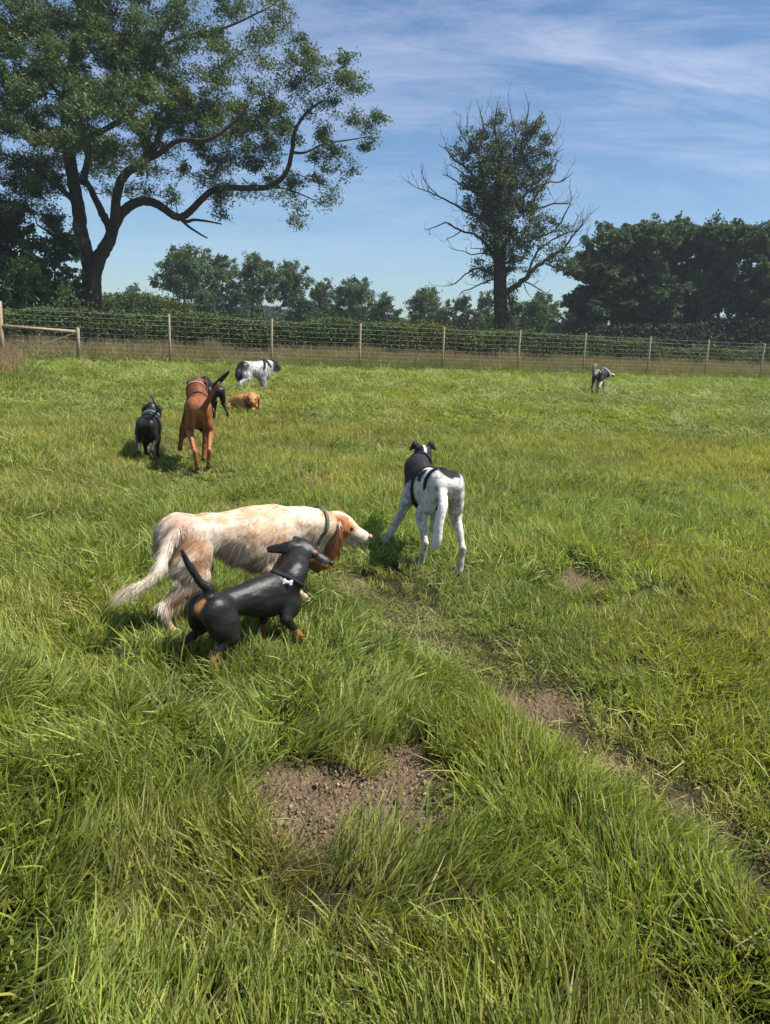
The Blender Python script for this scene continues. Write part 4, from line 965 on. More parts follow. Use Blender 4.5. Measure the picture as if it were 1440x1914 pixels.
def head(B, pos, fwd, s, up=(0, 0, 1), ear='drop', muzzle=.125, mz_r=.040, skull=1.0, mouth=0.0, ear_len=.10, ear_reg='ear', stop=.5, ear_back=0.0, earw=1.0):
    """s = head scale (1 -> about 25 cm head); returns frame for eyes, nose ..."""
    F = _n(fwd); U = np.asarray(up, float); U = _n(U - F * (U @ F)); Lf = np.cross(U, F)
    def q(x, y, z): return pos + (F * x + Lf * y + U * z) * s
    B.ell(q(0, 0, .004), np.array([.070, .056, .055]) * s * skull, .02 * s, 'skull', F, U)
    B.ell(q(-.035, 0, .012), np.array([.045, .045, .045]) * s * skull, .025 * s, 'skull', F, U)
    for sd in (-1, 1):
        B.ell(q(.012, sd * .033, -.018), np.array([.042, .022, .030]) * s, .018 * s, 'cheek', F, U)
        B.ell(q(.052, sd * .024, .022), np.array([.020, .013, .011]) * s, .012 * s, 'brow', F, U)
    B.cone(q(.035, 0, -.004), q(.064 + muzzle - mz_r * .66, 0, -.018), .040 * s, mz_r * .72 * s, .02 * s, 'muzzle', (.85, .95), Lf)
    B.cone(q(.055, 0, -.020), q(.060 + muzzle - mz_r * .60, 0, -.026), .030 * s, mz_r * .62 * s, .012 * s, 'lip', (1.0, 1.1), Lf)
    B.ell(q(.064 + muzzle, 0, -.006), np.array([.013, .014, .012]) * s, .008 * s, 'nose', F, U)
    j = mouth
    B.cone(q(.015, 0, -.040), q(.028 + muzzle * .85, 0, -.052 - .045 * j), .026 * s, .015 * s, .008 * s, 'jaw', (1.0, 1.1), Lf)
    for sd in (-1, 1):
        if ear == 'drop':
            a = q(-.018, sd * .046 * skull, .030); m = q(-.022 - ear_back * .4, sd * (.062 * skull + .012), -.002); e = q(-.010 - ear_back, sd * (.060 * skull + .012), .020 - ear_len)
            B.chain([a, m, e], [.016 * s, .033 * s * earw, .020 * s * earw], .010 * s, ear_reg, [.6, .33, .33], Lf, 3)
        elif ear == 'prick':
            B.cone(q(-.015, sd * .034, .035), q(-.02, sd * .044, .035 + ear_len), .024 * s, .005 * s, .01 * s, ear_reg, (.6, .5), F)
        elif ear == 'fold':
            B.cone(q(-.014, sd * .038, .040), q(-.03, sd * .060, .074), .026 * s, .024 * s, .01 * s, ear_reg, (.5, .4), F); B.cone(q(-.03, sd * .060, .074), q(-.012, sd * .098, .034), .026 * s, .012 * s, .006 * s, ear_reg, (.45, .4), F)
        elif ear == 'back':   # ear blown backwards
            a = q(-.018, sd * .042, .030); B.chain([a, q(-.058, sd * .064, .016), q(-.022 - ear_len, sd * .074, -.030)], [.018 * s, .036 * s, .022 * s], .008 * s, ear_reg, [.5, .3, .3], _n(U * .8 + Lf * sd), 3)
    return dict(q=q, F=F, U=U, L=Lf, s=s, mz=muzzle)

coat_mats = {}
def coat(name, rough=.6, spec=.3, sheen=0, bump=(160, .35, .004)):
    if name not in coat_mats: coat_mats[name] = pbr(name, attr=True, rough=rough, spec=spec, sheen=0, bump=bump, noise=(45, (.80, .79, .78), 6))
    return coat_mats[name]
eye_mat = pbr('dark_wet_eye', (.012, .008, .006), .08, .6); nose_dark = pbr('black_nose', (.02, .018, .018), .35, .5); nose_pink = pbr('liver_pink_nose', (.42, .20, .14), .4, .5)
tongue_mat = pbr('pink_tongue', (.55, .20, .18), .35, .5); black_web = pbr('black_webbing', (.018, .018, .02), .75, .2, bump=(400, .4, .002)); steel = pbr('steel_ring', (.7, .7, .68), .25, .5, metal=1)

def make_dog(name, label, root, head_z, B, cell, colour, mat, group='dogs playing in the field', relief=1.0):
    e = empty(name, root, head_z); tag(e, label, 'dog', group)
    V, F = B.mesh(cell); reg = B.regions(V); Nn = B.normals(V)
    K = colour(V, Nn, reg); soft = (~np.isin(reg, ['nose', 'muzzle', 'lip', 'jaw', 'brow', 'paw', 'skull']))[:, None]
    V = V + Nn * soft * (((fbm(V, .07, 71, 2) - .5) * .010 + (fbm(V * [.35, 1, 1], .016, 72, 2) - .5) * .004) * relief)[:, None]
    if relief: Nn = Nn + soft * np.stack([fbm(V * [.5, 1, 1], .02, 73 + i, 2) - .5 for i in range(3)], 1) * .5 * relief; Nn /= np.linalg.norm(Nn, axis=1, keepdims=True); body = mesh_obj('body', V, F, mat, e, col=K, smooth=True)
    return e, body, V, F, Nn, K, reg
def face(e, h, eyes=True, nosemat=None, iris=.0115):
    q, s = h['q'], h['s']; V, F = blob(7, 10, 1, 0.0)
    if eyes:
        for sd in (-1, 1):
            o = mesh_obj('eye', V * iris * s, F, eye_mat, e, smooth=True); o.location = Vector(q(.060, sd * .033, .012))
    Rm = np.array([h['F'], h['L'], h['U']])
    o = mesh_obj('nose', (V * np.array([.013, .016, .012]) * s) @ Rm, F, nosemat or nose_dark, e, smooth=True); o.location = Vector(q(.069 + h['mz'], 0, -.004))
def tongue(e, h, L=.05, drop=.03, w=.013):
    q, s = h['q'], h['s']; m = h['mz']; P = [q(.05 + m * .45, 0, -.045), q(.03 + m * .9, 0, -.052), q(.03 + m * .9 + L * .4, .004, -.055 - drop * .4), q(.03 + m * .9 + L * .55, .008, -.06 - drop)]
    B2 = Body(); B2.chain(P, [w * s, w * s, w * s, w * .7 * s], .004, 'tongue', [.35] * 4, h['U'], 3); V, F = B2.mesh(.004); mesh_obj('tongue', V, F, tongue_mat, e, smooth=True)
def strap(e, B, c, nrm, width, mat, name='strap', ref=(0, 0, 1), a0=-180, a1=180, off=.004, th=.004, n=56, parent=None, shear=None):
    """a band of webbing that follows the body surface in the plane through c"""
    nrm = _n(nrm); ref = np.asarray(ref, float); U = _n(ref - nrm * (ref @ nrm)); Lf = np.cross(U, nrm); full = (a1 - a0) >= 359
    A = np.linspace(rad(a0), rad(a1), n, endpoint=not full); ring = []
    for sgn in (-1, 0, 1):
        row = []
        for a in A:
            d = U * math.cos(a) + Lf * math.sin(a); cc = np.asarray(c) + nrm * sgn * width / 2
            r = B.cast(cc, d); row.append(np.nan if r is None else r)
        row = np.array(row); ok = ~np.isnan(row); row = np.interp(np.arange(n), np.arange(n)[ok], row[ok]) if ok.any() else np.full(n, .05)
        ring.append(row)
    ring = np.array(ring); ker = [.25, .5, .25]
    for _ in range(2):
        for i in range(3): 
            rr = np.concatenate([ring[i][-1:], ring[i], ring[i][:1]]) if full else np.concatenate([ring[i][:1], ring[i], ring[i][-1:]]); ring[i] = np.maximum(ring[i], np.convolve(rr, ker, 'valid'))
    V = []; 
    for lay in (off, off + th):
        for k, sgn in enumerate((-1, 0, 1)):
            for j, a in enumerate(A):
                d = U * math.cos(a) + Lf * math.sin(a); V.append(np.asarray(c) + nrm * sgn * width / 2 + d * (ring[k][j] + lay))
    V = np.array(V); F = []; m = n if full else n - 1
    def I(l, k, j): return l * 3 * n + k * n + (j % n)
    for j in range(m):
        for k in range(2): F.append((I(1, k, j), I(1, k + 1, j), I(1, k + 1, j + 1), I(1, k, j + 1))); F.append((I(0, k, j), I(0, k, j + 1), I(0, k + 1, j + 1), I(0, k + 1, j)))
        F.append((I(0, 0, j), I(1, 0, j), I(1, 0, j + 1), I(0, 0, j + 1))); F.append((I(0, 2, j), I(0, 2, j + 1), I(1, 2, j + 1), I(1, 2, j)))
    return mesh_obj(name, V, np.array(F), mat, parent if parent is not None else e, smooth=False)
def fur(e, V, F, Nn, K, n, length, width, flow, lift=.25, seed=0, colvar=.12, gravity=.5, segs=3, mat=None, name='fur', dens=None, clump=0.0, addv=0.0):
    """thin tapered hair ribbons; length, flow and dens are functions of (P, N)"""
    r = np.random.default_rng(seed); T = np.concatenate([F[:, [0, 1, 2]], F[:, [0, 2, 3]]]); a = np.linalg.norm(np.cross(V[T[:, 1]] - V[T[:, 0]], V[T[:, 2]] - V[T[:, 0]]), axis=1)
    if dens is not None: a = a * dens(V[T].mean(1), Nn[T[:, 0]])
    t = r.choice(len(T), n, p=a / a.sum()); u = r.random((n, 2)); m = u.sum(1) > 1; u[m] = 1 - u[m]; w = np.column_stack([1 - u.sum(1), u])
    P = (V[T[t]] * w[..., None]).sum(1); NN = (Nn[T[t]] * w[..., None]).sum(1); KK = (K[T[t]] * w[..., None]).sum(1)
    NN /= np.linalg.norm(NN, axis=1, keepdims=True) + 1e-9; ln = length(P, NN) * r.uniform(.6, 1.25, n)
    fl = flow(P, NN); fl = fl - (fl * NN).sum(1, keepdims=True) * NN; fl /= np.linalg.norm(fl, axis=1, keepdims=True) + 1e-9
    if clump:
        wv = (fbm(P, clump, 5, 2) - .5)[:, None] * 2.2; sidev = np.cross(NN, fl); fl = fl + sidev * wv
    D = fl + NN * lift * r.uniform(.5, 1.5, (n, 1)) + r.normal(0, .10, (n, 3)); D /= np.linalg.norm(D, axis=1, keepdims=True)
    S = np.cross(D, NN); S /= np.linalg.norm(S, axis=1, keepdims=True) + 1e-9; W = width * r.uniform(.6, 1.3, (n, 1)); rows = []; cols = []; tint = KK * r.uniform(1 - colvar, 1 + colvar, (n, 1)) + addv * r.exponential(1, (n, 1))  # addv greys random strands, putting sheen flecks into the hair colour
    bend = r.normal(0, .12, (n, 1)) * S
    for i in range(segs + 1):
        q = i / segs; c = P - NN * .002 + (D * q + (np.array([0, 0, -1.0]) * gravity * .5 - NN * lift * .4 + bend) * q * q) * ln[:, None]
        if i < segs: rows += [c - S * W * (1 - .45 * q), c + S * W * (1 - .45 * q)]; cols += [tint] * 2
        else: rows.append(c); cols.append(tint)
    m = 2 * segs + 1; VV = np.stack(rows, 1).reshape(-1, 3); CC = np.stack(cols, 1).reshape(-1, 3); b = np.arange(n)[:, None] * m
    F4 = np.concatenate([b + [2 * i, 2 * i + 1, 2 * i + 3, 2 * i + 2] for i in range(segs - 1)]) if segs > 1 else np.zeros((0, 4), int); F3 = b + [2 * segs - 2, 2 * segs - 1, 2 * segs]
    o = mesh_obj(name, VV, [F4, F3], mat, e, col=CC, smooth=True); o['kind'] = 'stuff'; return o
def local(root, hz):
    c, s = math.cos(-hz), math.sin(-hz); R = np.array([[c, -s, 0], [s, c, 0], [0, 0, 1]]); root = np.asarray(root, float)
    def Wl(px, py, Y): return R @ (at(px, py, Y) - root)
    def Dl(v): return R @ np.asarray(v, float)
    return Wl, Dl
hair_mat = leaf_mat('silky_hair', .18, .06, .4, tsat=(1, 1, 1)); 
back = np.array([-1.0, 0, 0]); down = np.array([0, 0, -1.0])

# ---------------------------------------------------------------- 1 cream and orange setter
hz = rad(30); root = np.array([-.70, 3.52, 0.0]); Wl, Dl = local(root, hz); H = .585; B = Body()
torso(B, H, 1.12, 1.07, 1.12, croup=.05)
hind_leg(B, H, -1, foot=(-.06, .03), x0=-.45, thigh=1.3, bulk=1.1); hind_leg(B, H, 1, foot=(.28, 0), x0=-.45, thigh=1.2)
front_leg(B, H, 1, foot=(.38, -.02), x0=.36); front_leg(B, H, -1, foot=(-.05, .0), x0=.36)
hp_ = Wl(637, 982, 3.86); hf = Dl(at(692, 1001, 3.84) - at(637, 982, 3.86)); hf = _n(hf)
B.chain([(.40 * H, 0, .80 * H), (.62 * H, 0, .83 * H), hp_ + np.array([-.03, 0, .0])], [.135 * H, .120 * H, .095 * H], .05 * H, 'neck')
B.cone((.42 * H, 0, .68 * H), hp_ - [.06, 0, .05], .10 * H, .07 * H, .05 * H, 'neck')
h = head(B, hp_, hf, 1.04, (0, 0, 1), 'drop', .088, .047, 1.06, .55, .175, earw=1.5)
tl = [Wl(337, 988, 3.30), Wl(318, 1012, 3.24), Wl(306, 1040, 3.20), Wl(296, 1068, 3.16), Wl(272, 1090, 3.13), Wl(240, 1102, 3.10)]
B.chain([(-.54 * H, 0, .84 * H)] + tl, [.045, .030, .023, .019, .015, .010, .005], .02, 'tail')
hq = h['q']
def col_set(P, Nn, reg):
    base = np.array([.60, .51, .41]); K = np.tile(base * 1.06, (len(P), 1))
    n = fbm((P + np.column_stack([P[:, 2] * .8, P[:, 1] * 0, P[:, 0] * 0])) * [.75, 1.4, 2.0] + 5, .07, 3, 4); m = sstep(n, .46, .60) * .85; K = lerp(K, np.array([.44, .23, .10]), m[:, None])
    n2 = fbm(P * [1, 1, 1.4], .22, 8, 2); K = lerp(K, np.array([.58, .38, .22]), (sstep(n2, .48, .68) * .55)[:, None]); K = lerp(K, np.array([.68, .60, .50]), (sstep(fbm(P, .15, 12, 3), .5, .66) * .6)[:, None])
    tt = reg == 'tail'; K[tt] = lerp(K[tt], np.array([.70, .62, .50]), .8)
    rp = np.exp(-(np.linalg.norm(P - tl[0], axis=1) / .065) ** 2); K = lerp(K, np.array([.27, .10, .045]), rp[:, None] * .85)
    v = (P - hp_) / h['s']; fx, fy, fz = v @ h['F'], v @ h['L'], v @ h['U']
    nearh = np.isin(reg, ['skull', 'cheek', 'brow', 'muzzle', 'lip', 'nose', 'jaw', 'ear'])
    K[nearh] = lerp(K[nearh], np.array([.62, .54, .45]), .8)
    e = np.sqrt(((fx - .016) / .070) ** 2 + ((np.abs(fy) - .050) / .046) ** 2 + ((fz - .012) / .058) ** 2) + (fbm(P, .02, 4, 2) - .5) * .6
    K = lerp(K, np.array([.36, .15, .055]), ((1 - sstep(e, .75, 1.15)) * nearh)[:, None])
    K[reg == 'ear'] = np.array([.30, .115, .036]) * (0.75 + .5 * fbm(P[reg == 'ear'], .02, 9, 2))[:, None]
    sp = sstep(fbm(P, .012, 14, 2), .50, .62) * (fx > .05) * nearh; K = lerp(K, np.array([.5, .25, .11]), (sp * .8)[:, None])
    lg = (P[:, 2] < .25) & ~nearh & ~tt; K[lg] = lerp(K[lg], np.array([.40, .24, .14]), .5 * sstep(fbm(P[lg], .05, 6, 2), .35, .6)[:, None])
    return K
e, body, V, F, Nn, K, reg = make_dog('setter_dog', 'long haired cream and orange setter with chestnut ears walking behind the dachshund', root, hz, B, .008, col_set, coat('setter_coat', .7, .2, .3))
face(e, h, nosemat=nose_pink, iris=.010); tongue(e, h, .06, .022)
st = strap(e, B, lerp(np.array([.55 * H, 0, .82 * H]), hp_, .42), hp_ - np.array([.5 * H, 0, .82 * H]), .020, pbr('grey_green_collar', (.10, .12, .09), .7, .2), 'collar', th=.004, off=.005)
def len_set(P, Nn):
    under = sstep(-Nn[:, 2], -.1, .7); L = .032 + .045 * under * (P[:, 2] > .15)
    L = np.where((P[:, 0] < -.22) & (Nn[:, 0] < -.1) & (P[:, 2] > .18) & (P[:, 2] < .44), .060, L)
    L = np.where(P[:, 2] < .14, .012, L); return L
def flow_set(P, Nn):
    f = back * 1.0 + down * (.55 + .5 * sstep(.45 - P[:, 2], 0, .2))[:, None]
    f = np.where((P[:, 2] < .2)[:, None], down + back * .2, f); return f
keepm = ~np.isin(reg, ['nose', 'muzzle', 'lip', 'jaw', 'brow', 'cheek', 'skull', 'ear', 'paw', 'tail'])
fm = keepm[F].all(1)
fur(e, V, F[fm], Nn, K, 38000, len_set, .0011, flow_set, .20, 1, .30, .55, 3, hair_mat, 'fur', clump=.06)
ft_ = (reg == 'tail')[F].all(1); td_ = _n(tl[-1] - tl[2])
fur(e, V, F[ft_], Nn, K, 3000, lambda P, N_: np.full(len(P), .04), .0011, lambda P, N_: np.where((P[:, 0] > tl[2][0])[:, None], np.tile(down + back * .35, (len(P), 1)), np.tile(td_ + down * .3, (len(P), 1))), .15, 12, .16, .4, 3, hair_mat, 'tail_hair')
fe = (reg == 'ear')[F].all(1)
fur(e, V, F[fe], Nn, K, 3600, lambda P, N_: np.full(len(P), .045), .0011, lambda P, N_: np.tile(down + back * .15, (len(P), 1)), .22, 2, .3, .5, 3, hair_mat, 'ear_fringe', clump=.03)
fh = np.isin(reg, ['skull', 'cheek', 'muzzle', 'lip', 'jaw', 'brow'])[F].all(1)
fur(e, V, F[fh], Nn, K, 5000, lambda P, N_: np.full(len(P), .009), .0007, lambda P, N_: np.tile(-h['F'] + down * .3, (len(P), 1)), .15, 3, .12, .2, 2, hair_mat, 'face_hair')
# plume of the tail: long loose hairs off the underside and the tip
TP = smooth_path(tl, 8)[14:]; r_ = np.random.default_rng(5); k = 1500; i_ = r_.integers(0, len(TP), k)
Pp = TP[i_] + r_.normal(0, .008, (k, 3)); tdv = _n(tl[-1] - tl[3]); tt_ = (i_ / len(TP))[:, None]
Dv = tdv * (.75 + .5 * r_.random((k, 1))) + np.array([0, 0, -1.0]) * r_.uniform(-.1, .5, (k, 1)) * (1.15 - tt_) + r_.normal(0, .13, (k, 3)); Dv /= np.linalg.norm(Dv, axis=1, keepdims=True)
Ln = r_.uniform(.04, .10, (k, 1)) * (.45 + .55 * tt_); Sv = np.cross(Dv, [0, 1, 0]); Sv /= np.linalg.norm(Sv, axis=1, keepdims=True); w0 = .0011
pts = [Pp + Dv * Ln * q + np.array([0, 0, -.018]) * q * q + r_.normal(0, .0015, (k, 3)) for q in (0, .5)] + [Pp + Dv * Ln + np.array([0, 0, -.022])]
VV = np.stack([pts[0] - Sv * w0, pts[0] + Sv * w0, pts[1] - Sv * w0 * .8, pts[1] + Sv * w0 * .8, pts[2]], 1).reshape(-1, 3); b_ = np.arange(k)[:, None] * 5
o = mesh_obj('tail_plume', VV, [b_ + [0, 1, 3, 2], b_ + [2, 3, 4]], hair_mat, e, col=np.repeat(np.array([[.68, .58, .42]]) * r_.uniform(.75, 1.15, (k, 1)), 5, 0), smooth=True); o['kind'] = 'stuff'

# ---------------------------------------------------------------- 2 black and tan dachshund
hz = rad(46); root = np.array([-.575, 3.17, -.012]); Wl, Dl = local(root, hz); H = .325; B = Body()
torso(B, H, 1.44, 1.30, 1.06, k=.07, tilt=-.13)
hind_leg(B, H, 1, foot=(-.22, .08), x0=-.58, wid=.22, bulk=1.4, thigh=1.3); hind_leg(B, H, -1, foot=(-.04, -.0), x0=-.58, wid=.22, bulk=1.45, thigh=1.3)
front_leg(B, H, -1, foot=(.30, -.04), x0=.50, wid=.19, bulk=1.35, lift=.06); front_leg(B, H, 1, foot=(-.06, 0), x0=.50, wid=.19, bulk=1.35)
hp_ = Wl(568, 1030, 3.50); hf = _n(Dl(at(624, 1052, 3.48) - at(568, 1030, 3.50)))
B.chain([(.56 * H, 0, .88 * H), (.74 * H, -.02 * H, 1.08 * H), hp_ - hf * .025 - [0, 0, .015]], [.22 * H, .18 * H, .155 * H], .05 * H, 'neck')
B.ell((.66 * H, 0, .62 * H), (.20 * H, .20 * H, .22 * H), .08 * H, 'body')
h = head(B, hp_, hf, .93, (0, 0, 1), 'back', .086, .052, 1.0, .42, .13)
dt_ = [Wl(392, 1104, 3.02), Wl(376, 1090, 3.0), Wl(357, 1062, 2.98), Wl(345, 1040, 2.97), Wl(339, 1024, 2.96)]
B.chain([(-.76 * H, 0, .86 * H)] + dt_, [.030, .021, .0165, .014, .009, .003], .012, 'tail')
def col_dach(P, Nn, reg):
    K = np.tile(np.array([.013, .012, .0125]), (len(P), 1)); tan = np.array([.34, .15, .05])
    n = fbm(P, .02, 3, 2) - .5
    K = lerp(K, tan, (sstep(.20 * H + n * .06, P[:, 2] - .0, P[:, 2] + .03) * np.isin(reg, ['leg_hind', 'leg_front', 'paw']))[:, None])
    K = np.where((np.isin(reg, ['leg_hind', 'leg_front', 'paw']) & (P[:, 2] < .33 * H + n * .04))[:, None], tan * .9, K)
    bt = np.linalg.norm((P - Wl(381, 1135, 2.99)) / [.05, .034, .036], axis=1) + n * .5; K = lerp(K, tan * 1.15, (1 - sstep(bt, .75, 1.05))[:, None])
    v = (P - hp_) / h['s']; fx, fy, fz = v @ h['F'], v @ h['L'], v @ h['U']; nh = np.isin(reg, ['muzzle', 'lip', 'jaw', 'cheek', 'nose'])
    mk = nh & (fz < -.010 + n * .02 + .0) & (fx > .0); K[mk] = tan * .8
    mk = (reg == 'brow') & (fz > .024); K[mk] = lerp(K[mk], tan, .5)
    K[reg == 'jaw'] = lerp(K[reg == 'jaw'], np.array([.05, .03, .02]), .5)
    ch = np.linalg.norm((P - np.array([.74 * H, 0, .50 * H])) / [.05, .05, .03], axis=1); K = lerp(K, tan * .7, ((1 - sstep(ch, .7, 1.1)) * .7)[:, None])
    return K
e, body, V, F, Nn, K, reg = make_dog('dachshund', 'black and tan dachshund with upright tail and silver tag in front of the setter', root, hz, B, .0062, col_dach, coat('black_glossy_coat', .38, .36, 0, (170, .7, .003)), relief=.7)
face(e, h, iris=.011); tongue(e, h, .0, .0, .010)
nb = np.array([.70 * H, -.01 * H, .96 * H]); colr = strap(e, B, nb, _n([.55, 0, .8]), .018, black_web, 'collar', ref=(1, 0, 0), th=.002, off=.002)
# bone shaped tag that hangs at the side of the neck
tg = Body(); a_ = np.array([0, 0, 0.]); 
for sx_ in (-1, 1):
    for sz_ in (-1, 1): tg.ell((sx_ * .0135, 0, sz_ * .0055), (.0072, .0018, .0070), .002, 'tag')
tg.cone((-.012, 0, 0), (.012, 0, 0), .0065, .0065, .002, 'tag', (.28, .28), (0, 1, 0)); tv, tf = tg.mesh(.0016)
o = mesh_obj('bone_tag', tv, tf, pbr('brushed_steel_tag', (.80, .80, .82), .35, .5, metal=.3), colr, smooth=True); pt = Wl(538, 1087, 3.37)
o.location = Vector(surf(B, Wl, 538, 1088, 3.0, 3.7, .014)); o.rotation_euler = (rad(-12), rad(12), -hz + rad(8)); o.scale = (1.15, 1.15, 1.15)
keepm = ~np.isin(reg, ['nose', 'lip', 'jaw', 'paw', 'ear'])
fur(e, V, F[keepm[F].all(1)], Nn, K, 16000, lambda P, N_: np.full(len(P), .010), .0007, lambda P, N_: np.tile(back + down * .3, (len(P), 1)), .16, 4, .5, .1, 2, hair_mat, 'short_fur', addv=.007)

# ---------------------------------------------------------------- 3 white pointer with black patches
hz = rad(104); root = np.array([.292, 4.86, 0.0]); Wl, Dl = local(root, hz); H = .65; B = Body()
torso(B, H, 1.05, .95, .98, tilt=.14)
hind_leg(B, H, -1, foot=(-.20, .04), x0=-.46, wid=.12, thigh=.93); hind_leg(B, H, 1, foot=(.10, .05), x0=-.46, wid=.135, thigh=.93)
front_leg(B, H, 1, foot=(.05, .24), x0=.33, wid=.12, top=.74); front_leg(B, H, -1, foot=(.02, -.02), x0=.33, wid=.11, top=.74)
hp_ = Wl(790, 850, 5.52); hf = _n([.93, .05, -.30])
B.chain([(.38 * H, 0, .76 * H), (.56 * H, 0, .82 * H), hp_ + np.array([-.05, 0, -.03])], [.145 * H, .115 * H, .085 * H], .05 * H, 'neck')
h = head(B, hp_, hf, 1.0, (0, 0, 1), 'fold', .115, .046, 1.08, .0, .09)
tl3 = [Wl(826, 916, 4.50), Wl(829, 938, 4.42), Wl(824, 965, 4.40), Wl(819, 993, 4.40), Wl(817, 1012, 4.41), Wl(810, 1026, 4.43)]
B.chain([(-.50 * H, 0, .86 * H)] + tl3, [.038, .027, .024, .023, .024, .023, .013], .015, 'tail')
def col_ptr(P, Nn, reg):
    K = np.tile(np.array([.68, .65, .60]), (len(P), 1)); bl = np.array([.014, .014, .016]); n = (fbm(P, .06, 3, 3) - .5)
    x, y, z = P.T / H
    tick = sstep(fbm(P, .018, 7, 2), .60, .68) * .5 * (reg != 'tail'); K = lerp(K, np.array([.25, .25, .26]), tick[:, None])
    f = sstep(x + n * .3, .14, .17) * (z > .70 + n * .25 - .35 * sstep(x, .3, .42)) ; K = lerp(K, bl, f[:, None])                # black shoulders and neck
    s2 = 1 - sstep(np.sqrt(((x + .43) / .17) ** 2 + ((y + .02) / .105) ** 2) + n * .5, .85, 1.0); K = lerp(K, bl, (s2 * (z > .87))[:, None])
    s3 = 1 - sstep(np.sqrt(((x - .03) / .10) ** 2 + ((y - .13) / .10) ** 2 + ((z - .86) / .12) ** 2) + n * .6, .85, 1.0); K = lerp(K, bl, s3[:, None])
    s4 = 1 - sstep(np.linalg.norm((P / H - [-.06, .06, .95]) / .035, axis=1), .7, 1); K = lerp(K, bl, s4[:, None])
    lw = (z < .45) & (x > 0); K[lw] = lerp(K[lw], np.array([.62, .60, .57]), .5)
    # black head with a white blaze, legs and thighs mottled and darkened
    hm = np.isin(reg, ['skull', 'cheek', 'brow', 'ear', 'neck']); K[hm] = bl
    v = (P - hp_) / h['s']; fy, fz, fx = v @ h['L'], v @ h['U'], v @ h['F']; K = lerp(K, np.array([.8, .78, .75]), ((np.abs(fy + .004 + fx * .12) < .0085) & np.isin(reg, ['skull', 'muzzle']) & (fz > 0))[:, None] * 1.0)
    K[reg == 'tail'] = [.76, .74, .69]; K[np.isin(reg, ['leg_hind', 'leg_front', 'thigh'])] *= .9 * lerp(1.0, .62, sstep(fbm(P[np.isin(reg, ['leg_hind', 'leg_front', 'thigh'])], .035, 9, 3), .5, .62))[:, None]  # tail whitened, legs and thighs greyed: rear shade put into the coat
    return K
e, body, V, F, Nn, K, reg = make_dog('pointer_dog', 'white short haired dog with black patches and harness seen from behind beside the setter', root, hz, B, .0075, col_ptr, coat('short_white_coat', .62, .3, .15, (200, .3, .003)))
face(e, h)
strap(e, B, (-.23 * H, 0, .80 * H), (1, 0, .16), .045, black_web, 'harness_strap', th=.006)
strap(e, B, (.16 * H, 0, .76 * H), (1, 0, .0), .040, black_web, 'harness_strap', th=.006)
strap(e, B, hp_ * .55 + np.array([.45 * H, 0, .84 * H]) * .45, hp_ - np.array([.45 * H, 0, .84 * H]), .035, black_web, 'collar', th=.006)
m = MB(); yb = [(-.22, .9), (-.1, .9), (.05, .9), (.17, .9)]
for side_ in (-1,):
    pts = []
    for xx in np.linspace(-.22, .17, 9):
        d_ = _n([0, -.55, .83]); c_ = np.array([xx * H, 0, .80 * H]); r__ = B.cast(c_, d_); pts.append(c_ + d_ * (r__ + .006))
    m.tube(pts, .009, 6)
m.build('harness_side_strap', black_web, e, True)
keepm = ~np.isin(reg, ['nose', 'lip', 'jaw', 'paw'])
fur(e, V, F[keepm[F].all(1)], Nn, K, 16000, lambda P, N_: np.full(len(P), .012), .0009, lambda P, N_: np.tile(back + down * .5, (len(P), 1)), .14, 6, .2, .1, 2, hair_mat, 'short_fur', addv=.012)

# ---------------------------------------------------------------- 4 russet brown hound
hz = rad(104); root = np.array([-1.98, 7.98, 0.0]); Wl, Dl = local(root, hz); H = .75; B = Body()
torso(B, H, 1.0, 1.05, 1.05)
hind_leg(B, H, 1, foot=(-.13, -.10), x0=-.43, wid=.115); hind_leg(B, H, -1, foot=(.0, .0), x0=-.43, wid=.12)
front_leg(B, H, 1, foot=(.02, .10), lift=.16, curl=.8, x0=.31, wid=.15); front_leg(B, H, -1, foot=(-.10, .05), x0=.31)
hp_ = Wl(368, 718, 8.62); hf = _n([.95, .18, -.15])
B.chain([(.38 * H, 0, .86 * H), (.50 * H, .02, 1.0 * H), hp_ + np.array([-.05, 0, -.04])], [.14 * H, .115 * H, .085 * H], .05 * H, 'neck')
h = head(B, hp_, hf, 1.15, (0, 0, 1), 'drop', .10, .05, 1.18, .0, .14, earw=1.35)
tl4 = [Wl(378, 770, 7.57), Wl(385, 756, 7.53), Wl(395, 739, 7.50), Wl(405, 723, 7.48), Wl(411, 714, 7.48)]
B.chain([(-.50 * H, 0, .85 * H)] + tl4, [.045, .030, .024, .018, .013, .006], .02, 'tail')
def col_rus(P, Nn, reg):
    K = np.tile(np.array([.205, .070, .026]), (len(P), 1)) * (.8 + .4 * fbm(P, .12, 3, 3))[:, None]; pale = np.array([.46, .22, .10])
    bk = (P[:, 0] < -.30 * H) & (np.abs(P[:, 1]) < .08 * H) & (P[:, 2] > .55 * H) & (P[:, 2] < .82 * H); K = lerp(K, pale, (bk * .45 + (np.isin(reg, ['leg_hind']) * .25))[:, None])
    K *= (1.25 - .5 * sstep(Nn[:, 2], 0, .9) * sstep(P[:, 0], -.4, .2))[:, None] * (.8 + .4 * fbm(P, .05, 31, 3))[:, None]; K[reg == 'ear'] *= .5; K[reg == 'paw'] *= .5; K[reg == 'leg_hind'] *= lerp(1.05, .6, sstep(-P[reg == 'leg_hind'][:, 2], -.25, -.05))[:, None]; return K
e, body, V, F, Nn, K, reg = make_dog('russet_dog', 'large russet brown dog trotting away with pink collar and raised tail', root, hz, B, .009, col_rus, coat('russet_coat', .55, .25))
face(e, h); short_fur(e, V, F, Nn, K, reg, 9000, .014, .0016, 21)
pink = pbr('pale_pink_webbing', (.30, .19, .16), .8, .2, bump=(300, .5, .002)); nv = hp_ - np.array([.40 * H, 0, .86 * H])
